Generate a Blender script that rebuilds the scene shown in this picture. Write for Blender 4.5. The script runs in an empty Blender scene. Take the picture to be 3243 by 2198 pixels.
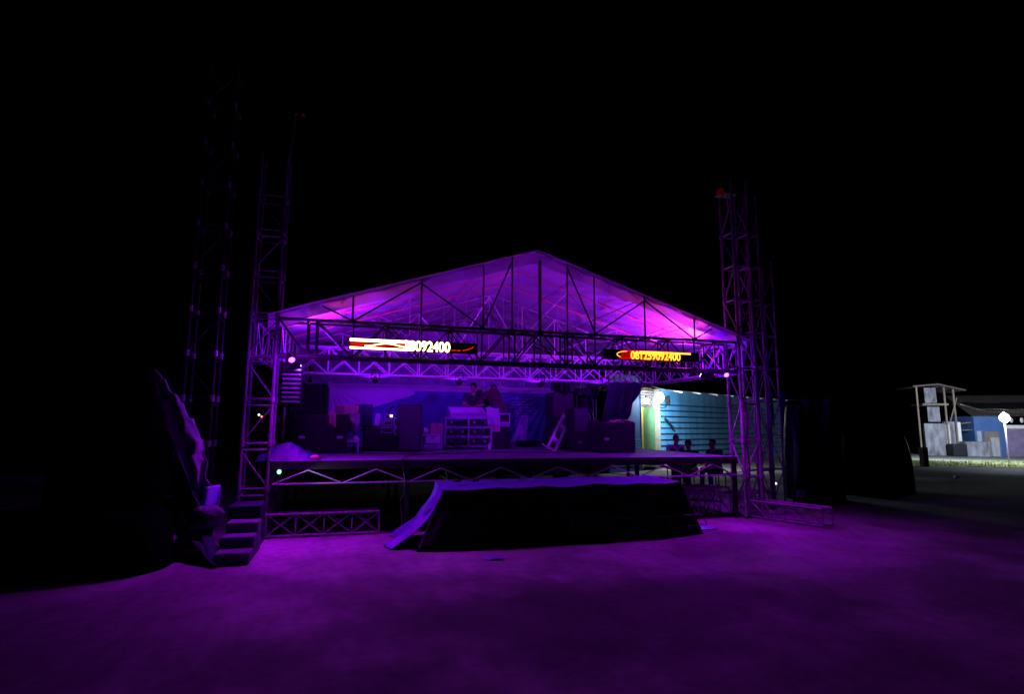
import bpy, bmesh, math, random
from mathutils import Vector, Matrix, noise
random.seed(7)
S = bpy.context.scene
COL = S.collection
R = math.radians
sin, cos, PI = math.sin, math.cos, math.pi

# ------------------------------------------------------------------ camera
CAM = Vector((1.1075, -9.2902, 1.65)); YAW, PITCH, ROLL, FPX = 0.2749, 0.1385, 0.0059, 1807.16
_f = Vector((sin(YAW)*cos(PITCH), cos(YAW)*cos(PITCH), sin(PITCH)))
_r0 = Vector((cos(YAW), -sin(YAW), 0)); _u0 = _r0.cross(_f)
_r = cos(ROLL)*_r0 + sin(ROLL)*_u0; _u = -sin(ROLL)*_r0 + cos(ROLL)*_u0
cd = bpy.data.cameras.new('camera'); cam = bpy.data.objects.new('camera', cd); COL.objects.link(cam)
cd.sensor_width = 36; cd.lens = 36*FPX/3243; cd.clip_start = .05; cd.clip_end = 600
m = Matrix((_r, _u, -_f)).transposed().to_4x4(); m.translation = CAM; cam.matrix_world = m
S.camera = cam

# ------------------------------------------------------------------ world (moonless night)
w = bpy.data.worlds.new('World'); S.world = w; w.use_nodes = True
bg = w.node_tree.nodes['Background']; bg.inputs[0].default_value = (.25, .2, 1, 1); bg.inputs[1].default_value = .00035
S.view_settings.view_transform = 'Standard'; S.view_settings.look = 'None'
S.view_settings.exposure = 0; S.view_settings.gamma = 1
S.render.engine = 'CYCLES'; S.cycles.use_denoising = True
S.cycles.sample_clamp_indirect = 4; S.cycles.max_bounces = 6

# ------------------------------------------------------------------ helpers
def at(px, py, X=None, Y=None, Z=None, D=None, pl=None):
    """world point seen at a photo pixel, on a given plane"""
    d = (px-1621.5)/FPX*_r - (py-1099)/FPX*_u + _f
    if Y is not None: t = (Y-CAM.y)/d.y
    elif X is not None: t = (X-CAM.x)/d.x
    elif Z is not None: t = (Z-CAM.z)/d.z
    elif pl is not None: t = (pl[0]-CAM).dot(pl[1])/d.dot(pl[1])
    else: t = D
    return CAM + d*t
V = Vector
class MB:
    def __init__(s): s.v = []; s.f = []
    def add(s, v, f):
        n = len(s.v); s.v += [V(p) for p in v]; s.f += [tuple(i+n for i in q) for q in f]; return s
    def box(s, a, b):
        x0, y0, z0 = [min(a[i], b[i]) for i in range(3)]; x1, y1, z1 = [max(a[i], b[i]) for i in range(3)]
        return s.add([(x0,y0,z0),(x1,y0,z0),(x1,y1,z0),(x0,y1,z0),(x0,y0,z1),(x1,y0,z1),(x1,y1,z1),(x0,y1,z1)],
                     [(0,3,2,1),(4,5,6,7),(0,1,5,4),(1,2,6,5),(2,3,7,6),(3,0,4,7)])
    def cbox(s, c, size, M=None):
        """box centred at c, optional rotation matrix"""
        o = MB().box([-q/2 for q in size], [q/2 for q in size]); M = M or Matrix.Identity(3)
        return s.add([M @ p + V(c) for p in o.v], o.f)
    def tube(s, a, b, r, r2=None, n=7, cap=True):
        a, b = V(a), V(b); d = (b-a)
        if d.length < 1e-6: return s
        d.normalize(); u = d.orthogonal().normalized() if abs(d.z) > .99 else d.cross(V((0,0,1))).normalized()
        w = d.cross(u); r2 = r if r2 is None else r2; vs = []
        for p, q in ((a, r), (b, r2)):
            for k in range(n):
                t = 2*PI*k/n; vs.append(p + q*(cos(t)*u + sin(t)*w))
        fs = [(k, (k+1) % n, n+(k+1) % n, n+k) for k in range(n)]
        if cap: fs += [tuple(range(n-1, -1, -1)), tuple(range(n, 2*n))]
        return s.add(vs, fs)
    def path(s, pts, r, n=6):
        for a, b in zip(pts, pts[1:]): s.tube(a, b, r, n=n)
        return s
    def cap(s, a, b, r, r2, n=12, rings=4):
        """tapered capsule: closed round-ended limb"""
        a, b = V(a), V(b); d = b-a; L = d.length; d = d.normalized() if L > 1e-6 else V((0,0,1))
        u = d.orthogonal().normalized(); w = d.cross(u); prof = []
        for k in range(rings+1):
            t = -PI/2 + PI/2*k/rings; prof.append((a + d*(r*sin(t)), max(r*cos(t), r*.03)))
        for k in range(rings+1):
            t = PI/2*k/rings; prof.append((b + d*(r2*sin(t)), max(r2*cos(t), r2*.03)))
        vs = [p + q*(cos(2*PI*j/n)*u + sin(2*PI*j/n)*w) for p, q in prof for j in range(n)]
        fs = [(i*n+j, i*n+(j+1) % n, (i+1)*n+(j+1) % n, (i+1)*n+j) for i in range(len(prof)-1) for j in range(n)]
        fs += [tuple(range(n-1, -1, -1)), tuple((len(prof)-1)*n+j for j in range(n))]
        return s.add(vs, fs)
    def ball(s, c, rad, n=16, M=None, rings=10):
        M = M or Matrix.Identity(3); vs = []; fs = []
        for i in range(1, rings):
            t = PI*i/rings
            for j in range(n):
                p = 2*PI*j/n; vs.append(M @ V((rad[0]*sin(t)*cos(p), rad[1]*sin(t)*sin(p), rad[2]*cos(t))) + V(c))
        k = len(vs); vs += [M @ V((0,0,rad[2])) + V(c), M @ V((0,0,-rad[2])) + V(c)]
        for i in range(rings-2):
            for j in range(n): fs.append((i*n+j, (i+1)*n+j, (i+1)*n+(j+1) % n, i*n+(j+1) % n))
        for j in range(n): fs.append((k, j, (j+1) % n)); fs.append((k+1, (rings-2)*n+(j+1) % n, (rings-2)*n+j))
        return s.add(vs, fs)
    def prism(s, pts, h):
        """polygon (list of 3D points, coplanar) extruded by vector h"""
        n = len(pts); h = V(h); pts = [V(p) for p in pts]
        return s.add(pts + [p+h for p in pts], [tuple(range(n-1,-1,-1)), tuple(range(n, 2*n))] + [(i, (i+1) % n, n+(i+1) % n, n+i) for i in range(n)])
    def sheet(s, fn, nu, nv, th=0):
        """surface fn(u,v), closed with thickness th along its local normal"""
        P = [[V(fn(i/nu, j/nv)) for j in range(nv+1)] for i in range(nu+1)]
        idx = lambda i, j: i*(nv+1)+j
        vs = [p for row in P for p in row]
        fs = [(idx(i,j), idx(i+1,j), idx(i+1,j+1), idx(i,j+1)) for i in range(nu) for j in range(nv)]
        if not th: return s.add(vs, fs)
        nn = []
        for i in range(nu+1):
            for j in range(nv+1):
                a = P[min(i+1,nu)][j]-P[max(i-1,0)][j]; b = P[i][min(j+1,nv)]-P[i][max(j-1,0)]
                c = a.cross(b); nn.append(c.normalized() if c.length > 1e-9 else V((0,0,1)))
        N = len(vs); vs2 = vs + [p - q*th for p, q in zip(vs, nn)]
        fs2 = fs + [tuple(N+k for k in reversed(q)) for q in fs]
        edge = [idx(i,0) for i in range(nu+1)] + [idx(nu,j) for j in range(1,nv+1)] + [idx(i,nv) for i in range(nu-1,-1,-1)] + [idx(0,j) for j in range(nv-1,0,-1)]
        for a, b in zip(edge, edge[1:]+edge[:1]): fs2.append((b, a, N+a, N+b))
        return s.add(vs2, fs2)

ROOT = {}
def build(mb, name, mat, parent=None, loc=None, smooth=False):
    if parent is not None: off = ROOT[parent.name]
    else: off = V(loc) if loc is not None else (mb.v[0].copy() if mb.v else V((0,0,0)))
    me = bpy.data.meshes.new(name); me.from_pydata([tuple(p-off) for p in mb.v], [], mb.f)
    bm = bmesh.new(); bm.from_mesh(me); bmesh.ops.recalc_face_normals(bm, faces=bm.faces); bm.to_mesh(me); bm.free()
    me.materials.append(mat)
    if smooth:
        for p in me.polygons: p.use_smooth = True
    o = bpy.data.objects.new(name, me); COL.objects.link(o)
    if parent is not None: o.parent = parent
    else: o.location = off
    ROOT[o.name] = off
    return o
def tag(o, label, cat, group=None, kind=None):
    if label: o['label'] = label
    if cat: o['category'] = cat
    if group: o['group'] = group
    if kind: o['kind'] = kind
    return o
def thing(name, label, cat, loc, group=None):
    o = bpy.data.objects.new(name, None); COL.objects.link(o); o.location = loc; o.empty_display_size = .2
    ROOT[o.name] = V(loc); return tag(o, label, cat, group)
def bevel(o, wd=.01, seg=2):
    b = o.modifiers.new('bevel', 'BEVEL'); b.width = wd; b.segments = seg; b.limit_method = 'ANGLE'; return o

# ------------------------------------------------------------------ materials
def mat(name, col, rough=.6, metal=0, col2=None, scale=6, bump=0, bscale=20, spec=.4, detail=4, emit=None, es=0, trans=0, coat=0, stretch=None):
    m = bpy.data.materials.new(name); m.use_nodes = True; nt = m.node_tree; N = nt.nodes; L = nt.links
    b = N['Principled BSDF']; b.inputs['Base Color'].default_value = (*col, 1); b.inputs['Roughness'].default_value = rough
    b.inputs['Metallic'].default_value = metal; b.inputs['Specular IOR Level'].default_value = spec
    tc = N.new('ShaderNodeTexCoord'); vec = tc.outputs['Object']
    if stretch:
        mp = N.new('ShaderNodeMapping'); mp.inputs['Scale'].default_value = stretch; L.new(vec, mp.inputs[0]); vec = mp.outputs[0]
    if col2:
        n = N.new('ShaderNodeTexNoise'); n.inputs['Scale'].default_value = scale; n.inputs['Detail'].default_value = detail; L.new(vec, n.inputs['Vector'])
        cr = N.new('ShaderNodeValToRGB'); cr.color_ramp.elements[0].position = .35; cr.color_ramp.elements[1].position = .65
        cr.color_ramp.elements[0].color = (*col, 1); cr.color_ramp.elements[1].color = (*col2, 1)
        L.new(n.outputs[0], cr.inputs[0]); L.new(cr.outputs[0], b.inputs['Base Color'])
        rr = N.new('ShaderNodeMapRange'); rr.inputs[3].default_value = max(rough-.12, .05); rr.inputs[4].default_value = min(rough+.12, 1)
        L.new(n.outputs[0], rr.inputs[0]); L.new(rr.outputs[0], b.inputs['Roughness'])
    if bump:
        n2 = N.new('ShaderNodeTexNoise'); n2.inputs['Scale'].default_value = bscale; n2.inputs['Detail'].default_value = 5; L.new(vec, n2.inputs['Vector'])
        bp = N.new('ShaderNodeBump'); bp.inputs['Strength'].default_value = bump; bp.inputs['Distance'].default_value = .03
        L.new(n2.outputs[0], bp.inputs['Height']); L.new(bp.outputs[0], b.inputs['Normal'])
    if emit: b.inputs['Emission Color'].default_value = (*emit, 1); b.inputs['Emission Strength'].default_value = es
    if trans:
        t = N.new('ShaderNodeBsdfTranslucent'); t.inputs[0].default_value = (*col, 1)
        mx = N.new('ShaderNodeMixShader'); mx.inputs[0].default_value = trans
        L.new(b.outputs[0], mx.inputs[1]); L.new(t.outputs[0], mx.inputs[2]); L.new(mx.outputs[0], N['Material Output'].inputs[0])
    if coat: b.inputs['Coat Weight'].default_value = coat
    return m
def emis(name, col, s): return mat(name, col, .5, emit=col, es=s)
M = dict(
 steel=mat('painted_steel', (.36,.35,.38), .45, .35, (.22,.2,.22), 14, .15, 60),
 dullsteel=mat('dull_steel', (.2,.19,.22), .6, .1, (.13,.12,.15), 14, .15, 60),
 darksteel=mat('shaded_steel', (.09,.085,.1), .5, .3, (.06,.055,.065), 14, .15, 60),  # darker copy of the steel, backlit shade put into its colour
 galv=mat('galvanised_steel', (.5,.5,.52), .4, .5, (.36,.36,.38), 10, .1, 50),
 orangesteel=mat('orange_steel', (.85,.2,.1), .6, 0, (.7,.15,.08), 9),
 blacksteel=mat('black_steel', (.02,.02,.022), .5, .3, (.035,.03,.035), 12),
 pvc=mat('white_pvc', (.62,.6,.64), .45, 0, (.5,.48,.54), 1.6, 1, 2.6, trans=.3),
 pvcback=mat('grey_back_sheet', (.3,.27,.4), .6, 0, (.22,.2,.32), 1.2, .5, 3),
 deck=mat('deck_plywood', (.12,.11,.17), .75, 0, (.08,.07,.12), 2.5, .3, 25),
 black=mat('black_cabinet', (.009,.009,.012), .55, 0, (.015,.015,.018), 30, .3, 200, spec=.2),
 grille=mat('speaker_grille', (.03,.03,.04), .6, .2, (.045,.045,.055), 60, .6, 260, spec=.2),
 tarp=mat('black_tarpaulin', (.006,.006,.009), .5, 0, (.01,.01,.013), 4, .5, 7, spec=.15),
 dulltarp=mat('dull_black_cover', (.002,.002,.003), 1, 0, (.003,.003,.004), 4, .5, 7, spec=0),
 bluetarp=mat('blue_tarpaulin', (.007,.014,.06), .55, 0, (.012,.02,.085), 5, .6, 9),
 lighttarp=mat('blue_grey_tarpaulin', (.24,.22,.6), .45, 0, (.18,.16,.48), 5, .6, 8),
 cloth=mat('dark_cloth', (.022,.022,.05), .95, 0, (.014,.014,.035), 2, .5, 14, spec=.15),
 shed=mat('shed_boards', (.3,.3,.34), .85, 0, (.1,.1,.12), 2.2, .4, 12, stretch=(1.5,1.5,.5)),
 sackcloth=mat('sack_cloth', (.13,.12,.17), .95, 0, (.08,.075,.11), 6, .8, 18),
 palecloth=mat('pale_cloth', (.45,.42,.5), .9, 0, (.34,.32,.4), 6, .5, 14),
 card=mat('cardboard', (.5,.36,.28), .85, 0, (.42,.3,.22), 6, .1, 30),
 white=mat('white_paint', (.7,.7,.7), .5, 0, (.58,.58,.6), 8),
 paper=mat('white_paper', (.75,.75,.75), .8),
 grey=mat('grey_case', (.3,.29,.33), .5, .2, (.2,.2,.23), 12),
 alu=mat('aluminium_edge', (.6,.6,.64), .35, .6, (.45,.45,.5), 20),
 skin=mat('skin', (.32,.16,.1), .55, 0, (.26,.12,.075), 12),
 hair=mat('black_hair', (.012,.01,.01), .7, 0, (.03,.025,.02), 40, .5, 90),
 shirtk=mat('black_shirt', (.015,.015,.018), .9, 0, (.025,.025,.03), 20, .3, 30),
 shirtw=mat('white_shirt', (.65,.65,.68), .9, 0, (.5,.5,.54), 10, .3, 20),
 maroon=mat('maroon_shirt', (.06,.016,.03), .9, 0, (.04,.012,.022), 15, .3, 25),
 tan=mat('tan_shirt', (.26,.15,.13), .9, 0, (.19,.11,.1), 15, .3, 25),
 jeans=mat('dark_trousers', (.02,.022,.035), .9, 0, (.03,.032,.045), 25, .3, 40),
 eye=mat('eye_dark', (.02,.015,.012), .2),
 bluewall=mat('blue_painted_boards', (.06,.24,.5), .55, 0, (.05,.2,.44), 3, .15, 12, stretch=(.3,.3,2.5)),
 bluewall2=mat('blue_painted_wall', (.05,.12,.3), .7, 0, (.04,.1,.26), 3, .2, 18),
 green=mat('green_painted_door', (.08,.19,.1), .6, 0, (.06,.15,.08), 5),
 yellow=mat('yellow_paint', (.8,.5,.03), .5, 0, (.7,.42,.03), 5),
 roof=mat('rusty_roof_sheet', (.06,.05,.055), .6, .3, (.1,.07,.06), 4, .2, 10),
 concrete=mat('concrete', (.34,.33,.32), .9, 0, (.24,.23,.22), 3, .4, 30),
 wood=mat('weathered_wood', (.22,.17,.13), .8, 0, (.14,.11,.09), 6, .3, 40, stretch=(1,1,.2)),
 bamboo=mat('bamboo', (.5,.38,.14), .5, 0, (.4,.3,.1), 8),
 plank=mat('grey_boards', (.4,.4,.43), .8, 0, (.26,.26,.29), 5, .3, 30, stretch=(2,2,.4)),
 purplewall=mat('mauve_wall', (.22,.17,.28), .8, 0, (.17,.13,.22), 3, .2, 20),
 grass=mat('grass', (.3,.36,.1), .9, 0, (.42,.48,.16), 9, .8, 40),
 road=mat('road_asphalt', (.03,.028,.032), .9, 0, (.05,.045,.05), 2, .4, 40),
 redglass=mat('red_glass', (.2,.01,.01), .3, emit=(1,.02,.01), es=.02),
 pink=mat('pink_cloth', (.4,.14,.2), .9),
 lens_m=emis('magenta_lens', (1,.55,1), 14), lens_b=emis('blue_lens', (.3,.1,1), 5),
 bulb=emis('lamp_glow', (.9,1,.97), 45), bulb2=emis('small_lamp_glow', (1,.95,.85), 25),
 led_g=emis('green_led', (.25,1,.35), 3), led_w=emis('white_led', (.9,.85,1), 2.5), led_o=emis('orange_led', (1,.3,.1), 2),
 led_y=emis('yellow_led_lettering', (1,.5,.03), 2.2), led_yw=emis('bright_led_lettering', (1,.8,.3), 7), led_r=emis('red_led', (1,.02,.01), 1), bleed_dr=emis('dim_red_bleed', (.4,.0,.0), .8),
)

# ground: packed cement and dirt, with darker patches
def ground_mat():
    m = mat('ground_dirt', (.3,.29,.28), .92); nt = m.node_tree; N = nt.nodes; L = nt.links; b = N['Principled BSDF']
    tc = N.new('ShaderNodeTexCoord')
    n1 = N.new('ShaderNodeTexNoise'); n1.inputs['Scale'].default_value = .55; n1.inputs['Detail'].default_value = 5; n1.inputs['Roughness'].default_value = .55
    n2 = N.new('ShaderNodeTexNoise'); n2.inputs['Scale'].default_value = 9; n2.inputs['Detail'].default_value = 8
    mp = N.new('ShaderNodeMapping'); mp.inputs['Rotation'].default_value = (0,0,R(35)); mp.inputs['Scale'].default_value = (1.4,.3,1)
    n3 = N.new('ShaderNodeTexNoise'); n3.inputs['Scale'].default_value = 4; n3.inputs['Detail'].default_value = 4
    L.new(tc.outputs['Object'], n1.inputs[0]); L.new(tc.outputs['Object'], n2.inputs[0]); L.new(tc.outputs['Object'], mp.inputs[0]); L.new(mp.outputs[0], n3.inputs[0])
    c1 = N.new('ShaderNodeValToRGB'); c1.color_ramp.elements[0].position = .42; c1.color_ramp.elements[1].position = .6
    c1.color_ramp.elements[0].color = (.15,.14,.135,1); c1.color_ramp.elements[1].color = (.34,.33,.32,1)
    c2 = N.new('ShaderNodeValToRGB'); c2.color_ramp.elements[0].position = .3; c2.color_ramp.elements[1].position = .75
    c2.color_ramp.elements[0].color = (.72,.72,.72,1); c2.color_ramp.elements[1].color = (1.15,1.15,1.15,1)
    c3 = N.new('ShaderNodeValToRGB'); c3.color_ramp.elements[0].position = .4; c3.color_ramp.elements[1].position = .7
    c3.color_ramp.elements[0].color = (.92,.92,.92,1); c3.color_ramp.elements[1].color = (1.15,1.15,1.15,1)
    L.new(n1.outputs[0], c1.inputs[0]); L.new(n2.outputs[0], c2.inputs[0]); L.new(n3.outputs[0], c3.inputs[0])
    a = N.new('ShaderNodeMix'); a.data_type = 'RGBA'; a.blend_type = 'MULTIPLY'; a.inputs[0].default_value = 1
    c = N.new('ShaderNodeMix'); c.data_type = 'RGBA'; c.blend_type = 'MULTIPLY'; c.inputs[0].default_value = 1
    L.new(c1.outputs[0], a.inputs[6]); L.new(c2.outputs[0], a.inputs[7]); L.new(a.outputs[2], c.inputs[6]); L.new(c3.outputs[0], c.inputs[7])
    # a broad darker patch with a noisy edge, right of centre
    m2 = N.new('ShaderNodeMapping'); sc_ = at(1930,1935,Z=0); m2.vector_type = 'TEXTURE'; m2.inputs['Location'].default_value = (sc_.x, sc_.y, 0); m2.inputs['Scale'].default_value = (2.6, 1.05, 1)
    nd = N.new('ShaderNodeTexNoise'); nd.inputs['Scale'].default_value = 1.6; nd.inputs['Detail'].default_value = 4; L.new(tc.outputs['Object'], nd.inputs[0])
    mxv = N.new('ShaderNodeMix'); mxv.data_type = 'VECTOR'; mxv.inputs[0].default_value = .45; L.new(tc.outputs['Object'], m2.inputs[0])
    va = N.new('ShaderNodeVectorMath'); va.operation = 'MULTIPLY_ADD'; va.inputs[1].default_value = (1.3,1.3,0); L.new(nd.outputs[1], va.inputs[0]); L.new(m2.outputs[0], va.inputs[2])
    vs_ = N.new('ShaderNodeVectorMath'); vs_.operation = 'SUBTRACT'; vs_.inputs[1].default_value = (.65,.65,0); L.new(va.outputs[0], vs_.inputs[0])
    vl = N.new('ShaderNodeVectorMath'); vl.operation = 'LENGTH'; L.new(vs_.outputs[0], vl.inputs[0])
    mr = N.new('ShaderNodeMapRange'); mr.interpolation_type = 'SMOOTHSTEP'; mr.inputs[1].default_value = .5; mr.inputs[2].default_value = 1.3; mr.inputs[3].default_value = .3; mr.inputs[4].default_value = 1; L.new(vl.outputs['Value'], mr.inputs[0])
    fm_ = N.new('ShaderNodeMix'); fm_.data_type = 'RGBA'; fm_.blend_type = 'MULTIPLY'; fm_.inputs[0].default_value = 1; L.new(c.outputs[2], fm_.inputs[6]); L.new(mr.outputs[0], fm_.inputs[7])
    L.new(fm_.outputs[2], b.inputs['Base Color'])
    ad = N.new('ShaderNodeMath'); ad.operation = 'ADD'; L.new(n2.outputs[0], ad.inputs[0]); L.new(n3.outputs[0], ad.inputs[1])
    bp = N.new('ShaderNodeBump'); bp.inputs['Strength'].default_value = .2; bp.inputs['Distance'].default_value = .02
    L.new(ad.outputs[0], bp.inputs['Height']); L.new(bp.outputs[0], b.inputs['Normal'])
    return m
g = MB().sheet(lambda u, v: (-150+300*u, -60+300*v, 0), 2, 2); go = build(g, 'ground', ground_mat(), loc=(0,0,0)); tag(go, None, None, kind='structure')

# ------------------------------------------------------------------ lights (lamps of the place; the white spot under the deck is added)
def lamp(kind, loc, col, power, parent=None, aim=None, size=.06, angle=90, blend=.6):
    ld = bpy.data.lights.new('lamp_light', kind); ld.color = col; ld.energy = power
    ld.shadow_soft_size = size
    if kind == 'SPOT': ld.spot_size = R(angle); ld.spot_blend = blend
    o = bpy.data.objects.new('lamp_light', ld); COL.objects.link(o); loc = V(loc)
    if aim is not None: o.rotation_euler = (V(aim)-loc).to_track_quat('-Z', 'Y').to_euler()
    if parent: o.parent = parent; o.location = loc - ROOT[parent.name]
    else: o.location = loc
    return o
def par_can(label, loc, aim, lens, hang=True, r=.1, L=.2, group='stage par cans', name='par_can'):
    loc = V(loc); d = (V(aim)-loc).normalized(); t = thing(name, label, 'stage light', loc, group)
    b = MB().tube(loc-d*L, loc, r*.8, r, n=16); b.tube(loc-d*(L+.07), loc-d*L, r*.45, r*.8, n=16)
    build(b, 'housing', M['blacksteel'], t, smooth=False)
    build(MB().tube(loc-d*.012, loc+d*.004, r*.88, n=16), 'lens', M[lens], t)
    s = d.cross(V((0,0,1))).normalized(); c = loc-d*L*.5; top = c+V((0,0,.2 if hang else -.16))
    build(MB().path([c+s*r*1.15, top+s*r*1.15, top-s*r*1.15, c-s*r*1.15], .01), 'yoke', M['blacksteel'], t)
    return t

MAG = (.22, .0, 1.0); PNK = (1, .05, .42)
# fixture positions
fl = V((.24, .62, 2.66)); fr = V((7.80, .55, 2.73))
t = par_can('par can under the left end of the front roof truss, lens glowing magenta', fl, (3.5, 2.6, 4.4), 'lens_m', True)
lamp('SPOT', fl+V((.02,.0,.1)), MAG, 620, t, aim=fl+V((3,1.9,2.0)), size=.05, angle=125, blend=.6); lamp('POINT', fl+V((.1,.05,.12)), MAG, 40, t, size=.05); lamp('SPOT', fl+V((.3,.1,.36)), (1,.05,.62), 14, t, aim=fl+V((.5,-.55,.85)), size=.05, angle=150); lamp('SPOT', fl+V((.1,.14,.40)), PNK, 85, t, aim=fl+V((.7,.35,1.2)), size=.05, angle=145)
t = par_can('brightest magenta par can at the right end of the roof truss', fr, (5.2, 2.2, 4.3), 'lens_m', True)
lamp('SPOT', fr+V((.0,.0,.1)), MAG, 720, t, aim=fr+V((-3,1.7,2.0)), size=.05, angle=125, blend=.6); lamp('POINT', fr+V((-.1,.05,.12)), MAG, 105, t, size=.05); lamp('SPOT', fr+V((-.3,.1,.36)), (1,.07,.62), 60, t, aim=fr+V((-.5,-.55,.85)), size=.05, angle=150); lamp('SPOT', fr+V((-.12,.14,.38)), PNK, 200, t, aim=fr+V((-.5,.35,1.2)), size=.05, angle=150)
# blue wash pars over the back of the deck
for k, (x, p) in enumerate(((1.6, 46), (3.4, 46), (5.3, 46), (6.9, 20))):
    t = par_can('blue par can on the second roof truss, %s' % ('nearest the left side', 'left of the two men', 'above the mixer men', 'farthest right')[k], (x, 3.15, 2.6), (x+.1, 6.2, 1.9), 'lens_b', True, r=.07, L=.14)
    lamp('SPOT', (x, 3.2, 2.6), (.16, .0, 1), p, t, aim=(x+.1, 6.2, 1.9), angle=120, blend=1)
# purple wash pars facing the yard
for k, (x, ax, p) in enumerate(((.24, 1.4, 400), (7.8, 7.1, 280))):
    t = par_can('par can clamped outside the front truss and aimed at the yard, %s end' % ('left', 'right')[k], (x, -.22, 2.62), (ax, -3.6, 0), 'lens_b', True, r=.05, L=.12)
    lamp('POINT', (x, -.3, 2.55), (.3, 0, 1), (26, 4)[k], t, size=.1); lamp('SPOT', (x, -.25, 2.58), (.47, .0, 1), p, t, aim=(ax, -1.0, 0), angle=150, blend=1, size=.12)

# ------------------------------------------------------------------ truss builders
def tower(name, label, x, y, s, h, z0=0, bay=.66, m='steel', rl=.024, rb=.012, group='truss towers around the stage', double=True, flip=0, cat='truss tower', df=(0,3), mb_=None):
    t = thing(name, label, cat, (x+s/2, y+s/2, z0), group)
    P = [V((x,y,0)), V((x+s,y,0)), V((x+s,y+s,0)), V((x,y+s,0))]
    nz = int((h+.05-z0-.06)/bay)
    for p in P:
        lg = MB().tube(p+V((0,0,z0)), p+V((0,0,h)), rl, n=8); zz_ = [z0+.06+bay*i for i in range(nz)]
        if not mb_:
            for z in zz_: lg.tube(p+V((0,0,z-.05)), p+V((0,0,z+.04)), rl*1.5, n=8)
        lo_ = build(lg, 'leg', M[m], t); 
        if mb_:
            for z in zz_: build(MB().tube(p+V((0,0,z-.05)), p+V((0,0,z+.04)), rl*1.5, n=8), 'joint_collar', M[mb_], lo_)
    b = MB(); z = z0+.06; k = flip
    while z+bay < h+.05:
        z1 = z+bay
        for i in range(4):
            a, c = P[i], P[(i+1) % 4]
            b.tube(a+V((0,0,z)), c+V((0,0,z)), rb)
            if double: b.tube(a+V((0,0,z1-.1)), c+V((0,0,z1-.1)), rb)
            if i not in df: continue
            lo, hi = z+.02, z1-(.12 if double else .02)
            if (k+i) % 2: a, c = c, a
            b.tube(a+V((0,0,lo)), c+V((0,0,hi)), rb)
        z = z1; k += 1
    build(b, 'bracing', M[m], t)
    if z0 == 0: build(MB().box((x-.06,y-.06,.002), (x+s+.06,y+s+.06,.03)), 'base_plate', M['blacksteel'], t)
    return t
def beam(name, label, p0, p1, side, zh, nb, m='steel', rl=.024, rb=.012, cross=False, group=None, cat='truss beam', xs=None):
    """box truss: p0-p1 lower near chord, side vector to the far face, zh height"""
    p0, p1, side = V(p0), V(p1), V(side); up = V((0,0,zh)); t = thing(name, label, cat, (p0+p1+side)/2, group)
    for o in (V(), side, up, up+side): build(MB().tube(p0+o, p1+o, rl, n=8), 'chord', M[m], t)
    b = MB(); fr = xs or [i/nb for i in range(nb+1)]
    for i, f in enumerate(fr):
        q = p0.lerp(p1, f)
        for o in (V(), side): b.tube(q+o, q+o+up, rb*1.15)
        b.tube(q, q+side, rb); b.tube(q+up, q+up+side, rb)
        if i+1 < len(fr):
            r_ = p0.lerp(p1, fr[i+1])
            if (r_-q).length < .14: continue
            for j, o in enumerate((V(), side)):
                a, c = (q, r_) if (i) % 2 else (r_, q)
                b.tube(a+o, c+o+up, rb)
                if cross: b.tube(c+o, a+o+up, rb)
            if i % 2: b.tube(q+up, r_+up+side, rb); b.tube(q, r_+side, rb)
    build(b, 'lattice', M[m], t)
    return t

# towers
tower('truss_tower', 'tall square truss tower beside the left end of the front beam', -.40, 0, .38, 5.95, bay=.66, m='dullsteel', df=(0,))
tower('truss_tower', 'tall truss tower at the right front corner carrying a lamp with a red lens', 8.26, 0, .36, 6.6, bay=.68, flip=1, double=False, rl=.03, rb=.017)
tower('truss_tower', 'faint outermost truss tower at the far left, above the black covered pile', -1.23, .0, .38, 7.6, bay=.66, m='blacksteel', mb_='galv', df=(0,))  # black legs and pale collars put the dark and the glints into colour
tower('truss_tower', 'fainter truss tower just behind the right corner tower', 9.2, .8, .3, 6.7, bay=.72, flip=1, double=False, rl=.022, rb=.013, m='dullsteel')
tower('truss_tower', 'shorter dim truss tower, the rightmost of the right-hand group', 9.78, 1.1, .3, 5.35, bay=.72, flip=0, double=False, rl=.022, rb=.013, m='dullsteel')
px = at(860,1300,Y=2.6)
tower('truss_tower', 'slim truss upright seen behind the left front tower', px.x, 2.6, .22, 2.72, bay=.5, rl=.016, rb=.008, double=False)
px = at(1868,1300,Y=6.1)
tower('truss_tower', 'slim truss upright at the back right of the stage', px.x, 6.1, .2, 2.7, bay=.55, rl=.016, rb=.008, double=False)
# horizontal beams
ZB, ZT = 2.72, 3.28
def fx(p): return (at(p,1100,Y=0).x)/8.2
xs = [0, .052] + [fx(p) for p in (1000,1117,1222,1333,1430,1525,1612,1630,1712,1797,1812,1885,1970,2045,2115,2198,2262)] + [1]
beam('truss_beam', 'front horizontal box truss carrying the two running-text signs', (0,0,ZB), (8.2,0,ZB), (0,.36,0), ZT-ZB, 16, xs=xs, rl=.027, rb=.014, m='darksteel', group='horizontal roof trusses')
beam('truss_beam', 'second cross truss hung halfway back under the canopy', (0,3.15,ZB), (8.2,3.15,ZB), (0,.36,0), ZT-ZB, 13, m='white', cross=True, group='horizontal roof trusses')  # white in place of galvanised: the caught light is put into the colour
beam('truss_beam', 'rear cross truss right above the printed banner', (0,6.3,ZB), (8.2,6.3,ZB), (0,.36,0), ZT-ZB, 14, m='galv', group='horizontal roof trusses')
beam('truss_beam', 'left side truss running back from the front tower', (-.0,.4,ZB-.0), (-.0,6.3,ZB), (-.36,0,0), ZT-ZB, 9, m='galv', group='horizontal roof trusses')
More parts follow.
